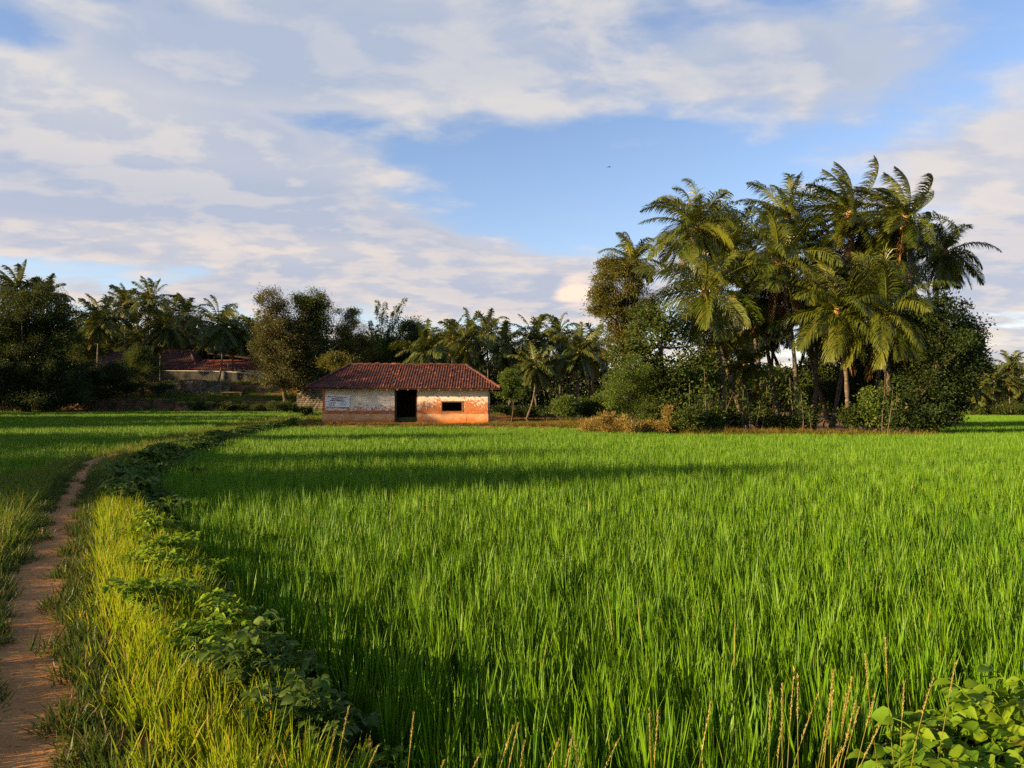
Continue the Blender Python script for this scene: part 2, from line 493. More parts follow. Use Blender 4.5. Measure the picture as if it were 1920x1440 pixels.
# ------------------------------------------------------------------ object helpers
class MB:
    """collects vertices and faces, then links them as ONE mesh object"""
    def __init__(s):
        s.V, s.F, s.T, s.n = [], [], [], 0

    def add(s, V, Fs, tint=None):
        V = np.asarray(V, float).reshape(-1, 3)
        s.V.append(V)
        for f in (Fs if isinstance(Fs, list) else [Fs]):
            f = np.asarray(f, int)
            if len(f):
                s.F.append(f + s.n)
        if tint is None:
            tint = 0.5
        s.T.append(np.broadcast_to(np.asarray(tint, float), (len(V),)))
        s.n += len(V)
        return s

    def box(s, lo, hi, tint=0.5, rz=0.0):
        (a, b, c), (d, e, f) = lo, hi
        V = np.array([(a, b, c), (d, b, c), (d, e, c), (a, e, c), (a, b, f), (d, b, f), (d, e, f), (a, e, f)], float)
        if rz:
            m = V.mean(0)
            q = V - m
            V = np.stack([q[:, 0] * math.cos(rz) - q[:, 1] * math.sin(rz), q[:, 0] * math.sin(rz) + q[:, 1] * math.cos(rz), q[:, 2]], 1) + m
        return s.add(V, [[(0, 3, 2, 1), (4, 5, 6, 7), (0, 1, 5, 4), (1, 2, 6, 5), (2, 3, 7, 6), (3, 0, 4, 7)]], tint)

    def tube(s, P, rad, k=6, tint=0.5, cap=True):
        P = np.asarray(P, float)
        n = len(P)
        rad = np.broadcast_to(np.asarray(rad, float), (n,))
        T = np.gradient(P, axis=0)
        T /= np.linalg.norm(T, axis=1, keepdims=True) + 1e-9
        ref = np.array([0.31, 0.95, 0.05]) if abs(T[0, 2]) > 0.5 else np.array([0.05, 0.1, 1.0])
        U = np.cross(T, ref)
        U /= np.linalg.norm(U, axis=1, keepdims=True) + 1e-9
        W = np.cross(T, U)
        a = np.arange(k) * 2 * PI / k
        V = P[:, None] + rad[:, None, None] * (np.cos(a)[None, :, None] * U[:, None] + np.sin(a)[None, :, None] * W[:, None])
        i, j = np.meshgrid(np.arange(n - 1), np.arange(k), indexing='ij')
        j2 = (j + 1) % k
        Q = np.stack([i * k + j, i * k + j2, (i + 1) * k + j2, (i + 1) * k + j], -1).reshape(-1, 4)
        fs = [Q]
        if cap and k > 2:
            fs.append([tuple(range(k - 1, -1, -1)), tuple((n - 1) * k + q for q in range(k))])
        return s.add(V.reshape(-1, 3), fs, tint)

    def build(s, name, mat, parent=None, smooth=False, loc=None):
        V = np.concatenate(s.V) if s.V else np.zeros((0, 3))
        T = np.concatenate(s.T) if s.T else np.zeros(0)
        if loc is not None:
            V = V - np.asarray(loc, float)
        me = bpy.data.meshes.new(name)
        sizes = [f.shape[1] for f in s.F for _ in range(len(f))]
        loops = np.concatenate([f.reshape(-1) for f in s.F]) if s.F else np.zeros(0, int)
        sizes = np.array(sizes, dtype=np.int32)
        me.vertices.add(len(V))
        me.vertices.foreach_set('co', V.astype(np.float32).reshape(-1))
        me.loops.add(len(loops))
        me.loops.foreach_set('vertex_index', loops.astype(np.int32))
        me.polygons.add(len(sizes))
        st = np.zeros(len(sizes), np.int32)
        if len(sizes):
            st[1:] = np.cumsum(sizes)[:-1]
        me.polygons.foreach_set('loop_start', st)
        me.polygons.foreach_set('use_smooth', np.full(len(sizes), bool(smooth)))
        me.update(calc_edges=True)
        at_ = me.attributes.new('tint', 'FLOAT', 'POINT')
        at_.data.foreach_set('value', T.astype(np.float32))
        me.materials.append(mat)
        o = bpy.data.objects.new(name, me)
        COL.objects.link(o)
        if parent is not None:
            o.parent = parent
        elif loc is not None:
            o.location = loc
        return o


def tag(o, label=None, cat=None, group=None, kind=None):
    for k, v in (('label', label), ('category', cat), ('group', group), ('kind', kind)):
        if v:
            o[k] = v
    return o


def empty(name, loc, label=None, cat=None, group=None, rz=0.0):
    o = bpy.data.objects.new(name, None)
    COL.objects.link(o)
    o.location = [float(q) for q in loc]
    o.rotation_euler = (0, 0, rz)
    return tag(o, label, cat, group)


def copy_tree(o, parent=None):
    c = o.copy()
    COL.objects.link(c)
    c.parent = parent
    for ch in list(o.children):
        copy_tree(ch, c)
    return c


def unit(v):
    return v / (np.linalg.norm(v, axis=-1, keepdims=True) + 1e-9)


def sstep(a, b, x):
    t = np.clip((np.asarray(x, float) - a) / (b - a), 0, 1)
    return t * t * (3 - 2 * t)


# ------------------------------------------------------------------ lie of the land
def ln(pts):
    p = np.array(sorted(pts), float)
    return lambda y: np.interp(y, p[:, 0], p[:, 1])


PATH = ln([(-6, -1.0), (0, -1.25), (2, -1.65), (3.39, -2.15), (5.24, -3.29), (6.78, -4.18), (9.6, -5.65), (12.1, -7.0), (16.5, -9.28), (20.9, -11.4), (25.6, -13.0),
           (32.9, -15.1), (41.9, -17.6), (52, -19.0), (62, -19.6), (80, -19.8)])
HEDGE = ln([(-6, 1.2), (0, 0.6), (2, 0.0), (3.3, -0.75), (3.66, -0.95), (5.1, -1.75), (6.75, -2.65), (9.4, -4.15), (12, -5.8), (16.2, -8.0), (24, -10.5), (39, -14.3), (58, -16.9), (80, -17.5)])
LEFT = ln([(-6, -3.2), (0, -3.4), (3.4, -4.4), (6.8, -6.4), (9.6, -8.2), (12.1, -9.4), (17, -11.6), (26, -14.1), (44, -18.7), (60, -21.8), (74, -23.8), (100, -25)])
HALF = 0.31                                # half the width of the path


def edge_y(x):                             # far side of the big rice field
    return np.interp(x, [-30, -17, -2, 4, 8, 9.5, 21, 24, 26, 40], [55, 55, 54, 50.5, 44, 41.5, 40.0, 41.5, 47, 72])


def bump(x, y, s, a):
    return a * (np.sin(x * s + 1.3 * np.sin(y * s * 0.7)) * np.cos(y * s * 1.1 + 0.9 * np.sin(x * s * 0.6)))


def height(x, y):
    x, y = np.broadcast_arrays(np.asarray(x, float), np.asarray(y, float))
    xl, xp, xh = LEFT(y), PATH(y), HEDGE(y)
    xf = xh + 0.4
    # left field climbs gently, then the terraced bank under the houses
    zl = 0.75 * sstep(20, 105, y)
    terr = 1.6 * sstep(105.2, 106.2, y) + 0.7 * sstep(107, 112.5, y) + 2.2 * sstep(112.5, 116.5, y)
    zl = zl + terr * sstep(-10, -20, x) + 0.25 * sstep(100, 108, y)
    # right: paddy, then the bank of hut, pond and grove
    e = edge_y(x)
    lift = np.interp(x, [-20, -2, 4, 9, 22], [0.62, 0.62, 0.55, 0.34, 0.28])
    inside = sstep(0.602, 0.575, x / np.maximum(y, 1e-3))
    zr = lift * sstep(0.0, 1.0, y - e) * np.where(y > 30, inside, 1) + 0.35 * sstep(90, 105, y) * sstep(16, 10, x) + 0.55 * sstep(119, 122, y) * sstep(30, 40, x)
    pond = sstep(60.8, 62.6, y) * sstep(96, 93, y) * sstep(-2.5, -1.5, x + 0.0 * y) * sstep(9.5, 8.2, x)
    zr = zr - 0.9 * pond
    zr = zr + terr * sstep(-10, -20, x)
    # cross bund at the camera's feet
    zr = np.maximum(zr, 0.36 * sstep(2.95, 2.2, y - 1.15 * sstep(0.8, 1.5, x) + 0.05 * np.sin(x * 2.0)) * sstep(-6, -2, -np.abs(x - 3) + 8))
    z = np.where(x > xf, zr, zl)
    # path bund
    knots = [xl, xl + 0.55, xp - HALF, xp + HALF, xh - 0.1, xf]
    vals = [zl, 0.34 + 0 * xl, 0.40 + 0 * xl, 0.40 + 0 * xl, 0.34 + 0 * xl, zr]
    for a in range(5):
        lo, hi = knots[a], knots[a + 1]
        m = (x >= lo) & (x <= hi)
        tt = np.clip((x - lo) / np.maximum(hi - lo, 1e-6), 0, 1)
        z = np.where(m, np.maximum(vals[a] + (vals[a + 1] - vals[a]) * tt, np.where(y > 50, vals[0] * 0, -9)), z)
    far = sstep(100, 130, y)
    return z + bump(x, y, 0.33, 0.05) * sstep(0.2, 0.5, z) + bump(x, y, 0.12, 0.12) * far


def make_ground():
    ys = np.concatenate([np.arange(-8, 2, 1.0), np.arange(2, 14, 0.2), np.arange(14, 40, 0.6), np.arange(40, 66, 0.7), np.arange(66, 104, 1.5),
                         np.arange(104, 118, 0.5), np.arange(118, 135, 1.5), np.array([140, 150, 170, 200, 260, 400, 700, 1200])])
    nl, nr = 60, 96
    sl = (np.linspace(0, 1, nl + 1)[1:][::-1]) ** 2.4
    sr = (np.linspace(0, 1, nr + 1)[1:]) ** 2.0
    xl, xp, xh = LEFT(ys), PATH(ys), HEDGE(ys)
    mid = np.stack([xl, xl + 0.3, xl + 0.55, (xl + 0.55 + xp - HALF) / 2, xp - HALF, xp, xp + HALF, xp + HALF + 0.3, (xp + HALF + xh) / 2, xh - 0.1, xh + 0.15, xh + 0.4], 1)
    wide = 160 + np.maximum(ys, 0) * 0.9
    Lx = xl[:, None] - sl[None] * wide[:, None]
    Rx = (xh + 0.4)[:, None] + sr[None] * wide[:, None]
    X = np.concatenate([Lx, mid, Rx], 1)
    Y = np.broadcast_to(ys[:, None], X.shape)
    Z = height(X, Y)
    n, k = X.shape
    i, j = np.meshgrid(np.arange(n - 1), np.arange(k - 1), indexing='ij')
    Q = np.stack([i * k + j, i * k + j + 1, (i + 1) * k + j + 1, (i + 1) * k + j], -1).reshape(-1, 4)
    g = MB().add(np.stack([X, Y, Z], -1).reshape(-1, 3), [Q]).build('ground', M['soil'], smooth=True)
    tag(g, kind='structure')
    # the trodden path: a strip a finger above the bund
    ys2 = np.arange(-4, 33, 0.12)
    rng = np.random.default_rng(5)
    us = np.linspace(-1, 1, 13)
    wob = np.interp(ys2, np.arange(-4, 34, 0.45), rng.uniform(0.80, 1.18, len(np.arange(-4, 34, 0.45))))
    wob2 = np.interp(ys2, np.arange(-4, 34, 0.4), rng.uniform(-0.07, 0.07, len(np.arange(-4, 34, 0.4))))
    narrow = 1 - 0.45 * sstep(24, 34, ys2)
    X = (PATH(ys2) + wob2)[:, None] + us[None] * (HALF * wob * narrow)[:, None]
    Y = np.broadcast_to(ys2[:, None], X.shape)
    Z = height(X, Y) + 0.012 - 0.03 * (1 - us[None] ** 2) + 0.006 * np.sin(X * 17 + Y * 5) * (1 - us[None] ** 2)
    Z = np.maximum(Z, height(X, Y) + 0.006) + 0.010 * rng.random(X.shape) * (1 - us[None] ** 2)
    n, k = X.shape
    i, j = np.meshgrid(np.arange(n - 1), np.arange(k - 1), indexing='ij')
    Q = np.stack([i * k + j, i * k + j + 1, (i + 1) * k + j + 1, (i + 1) * k + j], -1).reshape(-1, 4)
    tag(MB().add(np.stack([X, Y, Z], -1).reshape(-1, 3), [Q]).build('dirt_path', M['path'], smooth=True), kind='structure')
    # pond
    a = np.linspace(0, 2 * PI, 40, endpoint=False)
    P = np.stack([3.5 + 6.3 * np.cos(a), 78 + 17.2 * np.sin(a), np.full(40, 0.40)], 1)
    tag(MB().add(P, [[tuple(range(40))]]).build('pond_water', M['water']), kind='structure')


make_ground()


# ------------------------------------------------------------------ scattering of grasses (stuff)
def blades(rng, n, rad, l0, l1, w, tilt, bend, segs=3, lean=(0.0, 0.0)):
    """a clump of n tapering blades rooted within rad"""
    a = rng.uniform(0, 2 * PI, n)
    r = rad * np.sqrt(rng.random(n))
    az = a + rng.normal(0, 0.7, n)
    th0 = np.abs(rng.normal(0, tilt, n))
    bd = rng.uniform(0.2, 1.0, n) * bend
    L = rng.uniform(l0, l1, n)
    sz = rng.uniform(0, PI, n)
    W = w * rng.uniform(0.7, 1.25, n)
    P = np.stack([r * np.cos(a), r * np.sin(a), np.zeros(n)], 1)
    ts = np.linspace(0, 1, segs + 1)
    rows = []
    for q, t in enumerate(ts):
        if q:
            th = th0 + bd * (ts[q - 1] + t) / 2
            st = L / segs
            P = P + np.stack([np.sin(th) * np.cos(az) + lean[0] * t, np.sin(th) * np.sin(az) + lean[1] * t, np.cos(th)], 1) * st[:, None]
        ww = W * (0.75 + 0.5 * t - 1.22 * t ** 2.2) * 0.5
        S = np.stack([np.cos(sz), np.sin(sz), np.zeros(n)], 1) * np.maximum(ww, 0.0006)[:, None]
        rows += [P - S, P + S]
    V = np.stack(rows, 1)                                       # n, 2*(segs+1), 3
    k = 2 * (segs + 1)
    fs = np.array([[2 * q, 2 * q + 1, 2 * q + 3, 2 * q + 2] for q in range(segs)])
    Q = (np.arange(n)[:, None, None] * k + fs[None]).reshape(-1, 4)
    return V.reshape(-1, 3), Q, np.repeat(rng.random(n), k)


def source(coll, V, Q, T, mat, i):
    o = MB().add(V, [Q], T).build('clump', mat)
    COL.objects.unlink(o)
    o.name = 'clump_%02d' % i
    coll.objects.link(o)
    return o


def clumps(name, variants, mat):
    c = bpy.data.collections.new(name)
    for i, (V, Q, T) in enumerate(variants):
        source(c, V, Q, T, mat, i)
    return c


def scatter(name, pts, coll, nvar, rng, s0=0.85, s1=1.2, tilt=0.08, zs=None, label=None, lean=0.0):
    n = len(pts)
    me = bpy.data.meshes.new(name)
    me.vertices.add(n)
    me.vertices.foreach_set('co', np.asarray(pts, np.float32).reshape(-1))
    rot = np.stack([rng.normal(0, tilt, n), rng.normal(lean, tilt, n), rng.uniform(0, 2 * PI, n)], 1)
    sc = rng.uniform(s0, s1, n)
    scl = np.stack([sc, sc, sc * (rng.uniform(0.85, 1.15, n) if zs is None else zs)], 1)
    for nm, ty, fld, dat in (('rot', 'FLOAT_VECTOR', 'vector', rot), ('scl', 'FLOAT_VECTOR', 'vector', scl)):
        a = me.attributes.new(nm, ty, 'POINT')
        a.data.foreach_set(fld, dat.astype(np.float32).reshape(-1))
    a = me.attributes.new('variant', 'INT', 'POINT')
    a.data.foreach_set('value', rng.integers(0, nvar, n).astype(np.int32))
    o = bpy.data.objects.new(name, me)
    COL.objects.link(o)
    g = bpy.data.node_groups.new(name, 'GeometryNodeTree')
    g.interface.new_socket('Geometry', in_out='INPUT', socket_type='NodeSocketGeometry')
    g.interface.new_socket('Geometry', in_out='OUTPUT', socket_type='NodeSocketGeometry')
    N, L = g.nodes, g.links
    gi, go = N.new('NodeGroupInput'), N.new('NodeGroupOutput')
    ip = N.new('GeometryNodeInstanceOnPoints')
    ci = N.new('GeometryNodeCollectionInfo')
    ci.inputs['Collection'].default_value = coll
    ci.inputs['Separate Children'].default_value = True
    ci.inputs['Reset Children'].default_value = True
    L.new(gi.outputs[0], ip.inputs['Points'])
    L.new(ci.outputs[0], ip.inputs['Instance'])
    ip.inputs['Pick Instance'].default_value = True
    for nm, ty, sk in (('rot', 'FLOAT_VECTOR', 'Rotation'), ('scl', 'FLOAT_VECTOR', 'Scale'), ('variant', 'INT', 'Instance Index')):
        na = N.new('GeometryNodeInputNamedAttribute')
        na.data_type = ty
        na.inputs['Name'].default_value = nm
        L.new([q for q in na.outputs if q.enabled][0], ip.inputs[sk])
    L.new(ip.outputs[0], go.inputs[0])
    md = o.modifiers.new('scatter', 'NODES')
    md.node_group = g
    tag(o, label, None, None, 'stuff')
    return o


def fill(rng, x0, x1, y0, y1, dens, keep):
    n = int((x1 - x0) * (y1 - y0) * dens)
    x, y = rng.uniform(x0, x1, n), rng.uniform(y0, y1, n)
    m = keep(x, y)
    return np.stack([x[m], y[m], height(x[m], y[m])], 1)


def hills(rng, x0, x1, y0, y1, gap, keep, jit=0.28, ang=0.35):
    """transplanted hills: a jittered lattice at the given spacing"""
    r = math.hypot(x1 - x0, y1 - y0) / 2 + 1
    g = np.arange(-r, r, gap)
    a, b = np.meshgrid(g, g)
    a = a.ravel() + rng.normal(0, jit * gap, a.size)
    b = b.ravel() + rng.normal(0, jit * gap, b.size)
    x = (x0 + x1) / 2 + a * math.cos(ang) - b * math.sin(ang)
    y = (y0 + y1) / 2 + a * math.sin(ang) + b * math.cos(ang)
    m = (x > x0) & (x < x1) & (y > y0) & (y < y1)
    x, y = x[m], y[m]
    m = keep(x, y)
    return np.stack([x[m], y[m], height(x[m], y[m])], 1)


def make_fields():
    rng = np.random.default_rng(11)
    near = clumps('rice near', [blades(rng, 28, 0.035, 0.28, 0.56, 0.0150, 0.12, 0.24, 4, (0.02, 0)) for _ in range(8)], M['rice'])
    mid = clumps('rice mid', [blades(rng, 26, 0.045, 0.28, 0.57, 0.0190, 0.12, 0.22, 3, (0.02, 0)) for _ in range(6)], M['rice'])
    far = clumps('rice far', [blades(rng, 60, 0.34, 0.36, 0.56, 0.026, 0.12, 0.28, 2, (0.03, 0)) for _ in range(6)], M['rice'])

    def right(x, y):
        main = (x > HEDGE(y) + 0.42 + rng.normal(0, 0.06, len(x))) & (y < edge_y(x) - 0.1) & (y > 2.95 + 0.12 * np.sin(x * 3) + 0.95 * sstep(0.85, 1.5, x)) & (x < 0.80 * y + 2)
        beyond = (y >= 40) & (x > 0.59 * y + 0.5 + 0.8 * np.sin(y * 0.5)) & (x < 0.80 * y) & (y < 119.5)
        return main | beyond

    p = hills(rng, -8, 12, 2.6, 11, 0.165, right)
    scatter('rice_plants_close', p, near, 8, rng, 0.80, 1.10, 0.05, label='green rice plants growing in the paddy')
    p = hills(rng, -12, 22, 11, 25, 0.18, right)
    scatter('rice_plants', p, mid, 6, rng, 0.82, 1.10, 0.05, label='green rice plants growing in the paddy')
    p = np.concatenate([fill(rng, -18, 42, 25, 58, 10.0, right), fill(rng, 22, 100, 40, 120, 4.5, lambda x, y: right(x, y) & ~((x < 42) & (y < 58)))])
    scatter('rice_crop', p, far, 6, rng, 0.85, 1.12, 0.04, label='green rice plants growing in the paddy')

    def left(x, y):
        return (x < LEFT(y) - 0.05 + rng.normal(0, 0.08, len(x))) & (x > -0.82 * y - 3) & (y < 105.0) & (y > 13)

    p = hills(rng, -22, -9, 13, 24, 0.21, left)
    scatter('rice_plants_left', p, mid, 6, rng, 0.75, 1.05, 0.05, label='green rice plants beyond the path')
    p = np.concatenate([fill(rng, -45, -12, 24, 50, 7, left), fill(rng, -90, -20, 50, 105, 4.5, left)])
    scatter('rice_crop_left', p, far, 6, rng, 0.75, 1.0, 0.04, label='green rice plants beyond the path')

    # grass of the bund, path to beans
    gv = clumps('bund tufts', [blades(rng, 22, 0.07, 0.12, 0.32, 0.011, 0.18, 0.55, 4) for _ in range(8)], M['bund_grass'])
    p = fill(rng, -7, 3, 1.6, 14, 66, lambda x, y: (x > PATH(y) + HALF + 0.12 + 0.07 * np.sin(y * 4)) & (x < HEDGE(y) + 0.25))
    d = np.clip((p[:, 0] - PATH(p[:, 1]) - HALF) / 0.30, 0.45, 1)
    d = d * np.interp(HEDGE(p[:, 1]) - p[:, 0], [-0.3, 0.1, 0.5], [0.95, 0.95, 1.0])
    scatter('bund_grass', p, gv, 8, rng, 0.75, 1.15, 0.12, zs=d * rng.uniform(0.75, 1.15, len(p)), label='yellow green grass on the bund beside the path')
    p = fill(rng, -20, -4, 14, 60, 22, lambda x, y: (x > PATH(y) + HALF * 0.8 + 0.1) & (x < HEDGE(y)))
    wv = clumps('weed tufts', [blades(rng, 24, 0.09, 0.12, 0.36, 0.011, 0.32, 0.8, 3) for _ in range(8)], M['weed_grass'])
    p2 = fill(rng, -11, -2, 1.5, 16, 60, lambda x, y: (x < PATH(y) - HALF - 0.18 - 0.08 * np.sin(y * 5)) & (x > LEFT(y) - 0.6))
    p3 = fill(rng, -26, -8, 16, 76, 15, lambda x, y: (x < PATH(y) - HALF * np.interp(y, [0, 27, 35], [1, 1, -1])) & (x > LEFT(y) - 0.4))
    p4 = fill(rng, -24, -14.8, 54, 66, 16, lambda x, y: x > LEFT(y))
    scatter('bank_grass', np.concatenate([p, p2, p3, p4]), wv, 8, rng, 0.7, 1.25, 0.15, label='weedy grass along both sides of the path')
    lv = clumps('creeping tufts', [blades(rng, 40, 0.10, 0.05, 0.14, 0.010, 0.75, 0.7, 3) for _ in range(6)], M['low_grass'])

    def verge(x, y):
        dl = PATH(y) - HALF - x
        dr = x - PATH(y) - HALF
        e = 0.06 * np.sin(y * 5.3 + 1) + 0.05 * np.sin(y * 11.7) + rng.normal(0, 0.035, len(x))
        return ((dl > -0.06 + e) & (dl < 0.6)) | ((dr > -0.05 - e) & (dr < 0.24 + 0.06 * np.sin(y * 3.1)))
    p = fill(rng, -12, 1, 1.2, 20, 190, verge)
    scatter('creeping_grass', p, lv, 6, rng, 0.6, 1.25, 0.2, label='dark creeping grass at the edges of the dirt path')
    # grass at the camera's feet
    p = fill(rng, -1.2, 5.2, 1.7, 3.05, 55, lambda x, y: (x > HEDGE(y) + 0.1))
    scatter('field_edge_grass', p, gv, 8, rng, 0.45, 0.85, 0.15, label='grass at the near edge of the rice field')
    # dry grass on the bank by the hut, the pond and the grove
    dv = clumps('dry tufts', [blades(rng, 40, 0.20, 0.10, 0.42, 0.020, 0.4, 0.9, 3) for _ in range(6)], M['dry_grass'])

    def bank(x, y):
        e = edge_y(x)
        dd = y - e
        lim = np.interp(x, [-18, -14.6, -1.8, -1, 3, 8, 22], [2.5, 2.6, 2.6, 6.5, 8.5, 5.0, 1.8])
        m = (dd > 0.1) & (dd < lim) & (x < 0.585 * y)
        return m & ~((x > -14.9) & (x < -1.5) & (y > 58.3)) & ~((y > 60.5) & (x > -1.8) & (x < 9))
    p = fill(rng, -18, 24, 39, 64, 11, bank)
    p = np.concatenate([p, fill(rng, 7, 23.5, 40, 46, 26, lambda x, y: (y > edge_y(x) + 0.05) & (y < edge_y(x) + 1.3) & (x < 0.585 * y))])
    zs = np.interp(p[:, 0], [-18, -2, 2, 5, 8, 10, 22], [0.45, 0.5, 0.75, 1.3, 1.8, 1.2, 0.95]) * rng.uniform(0.7, 1.3, len(p))
    scatter('dry_bank_grass', p, dv, 6, rng, 0.7, 1.2, 0.12, zs=zs, label='dry orange grass along the far edge of the rice field')
    # rough growth over the terraced bank under the houses
    sv = clumps('slope tufts', [blades(rng, 46, 0.40, 0.15, 0.60, 0.045, 0.5, 0.9, 2) for _ in range(6)], M['weed_grass'])
    p = fill(rng, -95, -12, 104.8, 121, 1.7, lambda x, y: (x > -0.80 * y - 3) & ((y < 105.6) | (y > 106.3)))
    p2 = fill(rng, -24, -15, 60, 105, 2.5, lambda x, y: x > LEFT(y))
    p3 = fill(rng, -16, 34, 96, 120, 0.8, lambda x, y: x < 0.58 * y)
    p4 = fill(rng, 66, 100, 119.5, 124, 3, lambda x, y: x > 0.55 * y)
    scatter('slope_grass', np.concatenate([p, p2, p3, p4]), sv, 6, rng, 0.7, 1.3, 0.15, label='rough weeds covering the terraced bank')


make_fields()


# ------------------------------------------------------------------ leaves, trees and palms
def leaf_quads(rng, P, axis, L, ratio=0.45, tint=None):
    n = len(P)
    axis = unit(axis)
    side = unit(np.cross(axis, unit(rng.normal(size=(n, 3)))))
    L = np.broadcast_to(L, (n,))[:, None] * rng.uniform(0.7, 1.3, (n, 1))
    W = L * ratio * 0.5
    nrm = np.cross(axis, side)
    b = P
    m = P + axis * L * 0.45 + nrm * L * 0.10
    V = np.stack([b, m - side * W, P + axis * L - nrm * L * 0.05, m + side * W], 1).reshape(-1, 3)
    Q = np.arange(4 * n).reshape(n, 4)
    T = np.repeat(rng.random(n) if tint is None else tint, 4)
    return V, Q, T


def fit_ellipsoids(rng, ells, n, shell=0.55):
    """n points in the outer part of a set of ellipsoids (cx,cy,cz,rx,ry,rz)"""
    vol = np.array([e[3] * e[4] * e[5] for e in ells]) ** 0.75
    k = rng.choice(len(ells), n, p=vol / vol.sum())
    E = np.array(ells)[k]
    u = unit(rng.normal(size=(n, 3)))
    r = (shell + (1 - shell) * rng.random(n)) if shell else rng.random(n) ** 0.33
    return E[:, :3] + u * r[:, None] * E[:, 3:]


def make_tree(name, label, cat, blobs, Y, base_px, seed, nclump, per, leaf, mat, clump_r=0.8, group=None, trunk_r=0.18, depth=0.9,
              droop=0.3, ratio=0.45, limbs=10, trunk_top=None, bark='bark', shell=0.45, stems=1, upright=0.0):
    """blobs: crown outline as ellipses in photo pixels at distance Y; the crown is clumps of leaves filling them"""
    rng = np.random.default_rng(seed)
    k = Y / F
    ells = []
    for (px, py, rx, ry) in blobs:
        c = at(px, py, Y)
        ells.append((c[0], Y + rng.normal(0, 0.15) * rx * k, c[2], rx * k * 0.9, rx * k * depth, ry * k * 0.9))
    bx = (base_px - 960) * k
    base = np.array([bx, Y, float(height(bx, Y))])
    root = empty(name, base, label, cat, group)
    cen = fit_ellipsoids(rng, ells, nclump, shell)
    cr = clump_r * rng.uniform(0.6, 1.25, nclump)
    cl_t = rng.uniform(0, 1, nclump)
    leaf, per = (leaf * 0.68, int(per * 1.9)) if Y > 70 else (leaf * 1.0, int(per * 1.05))
    n = nclump * per
    ci = np.repeat(np.arange(nclump), per)
    off = rng.normal(size=(n, 3)) * 0.42
    off[:, 2] *= 0.7
    P = cen[ci] + off * cr[ci][:, None]
    gz = height(P[:, 0], P[:, 1])
    P[:, 2] = np.maximum(P[:, 2], gz + 0.05)
    mid = np.array([bx, Y, base[2] + 0.5 * (cen[:, 2].mean() - base[2])])
    ax = unit(off) * 0.8 + rng.normal(size=(n, 3)) * 0.7 + unit(P - mid) * 0.35 + np.array([0, 0, -droop + upright])
    T = np.clip(cl_t[ci] * 0.6 + rng.random(n) * 0.4, 0, 1)
    V, Q, T = leaf_quads(rng, P, ax, leaf, ratio, T)
    # trunk and limbs
    tb = MB()
    top = cen.mean(0) if trunk_top is None else at(trunk_top[0], trunk_top[1], Y)
    for s in range(stems):
        b0 = base + (np.array([rng.normal(0, 0.35), rng.normal(0, 0.35), 0]) if stems > 1 else 0)
        t0 = top + (np.array([rng.normal(0, 0.8), rng.normal(0, 0.8), 0]) if stems > 1 else 0)
        ts = np.linspace(0, 1, 9)[:, None]
        bow = np.array([rng.normal(0, 0.25), rng.normal(0, 0.25), 0]) * (t0[2] - b0[2]) * 0.25
        P0 = b0 + (t0 - b0) * ts + bow * np.sin(PI * ts)
        P0[0, 2] -= 0.2
        rr = trunk_r * np.linspace(1.15, 0.45, 9)
        rr[0] *= 1.35
        tb.tube(P0, rr, 8)
        for q in rng.choice(nclump, min(limbs, nclump), replace=False):
            f = rng.uniform(0.35, 0.95)
            a = b0 + (t0 - b0) * f + bow * math.sin(PI * f)
            c = cen[q]
            tt = np.linspace(0, 1, 6)[:, None]
            m = (a + c) / 2 + np.array([0, 0, -0.08 * np.linalg.norm(c - a)])
            Pq = (1 - tt) ** 2 * a + 2 * tt * (1 - tt) * m + tt ** 2 * c
            tb.tube(Pq, trunk_r * np.linspace(0.42, 0.08, 6), 5)
    tb.build('trunk' if stems == 1 else 'stems', M[bark], root, True, loc=base)
    MB().add(V, [Q], T).build('crown' if stems == 1 else 'foliage', M[mat], root, loc=base)
    return root


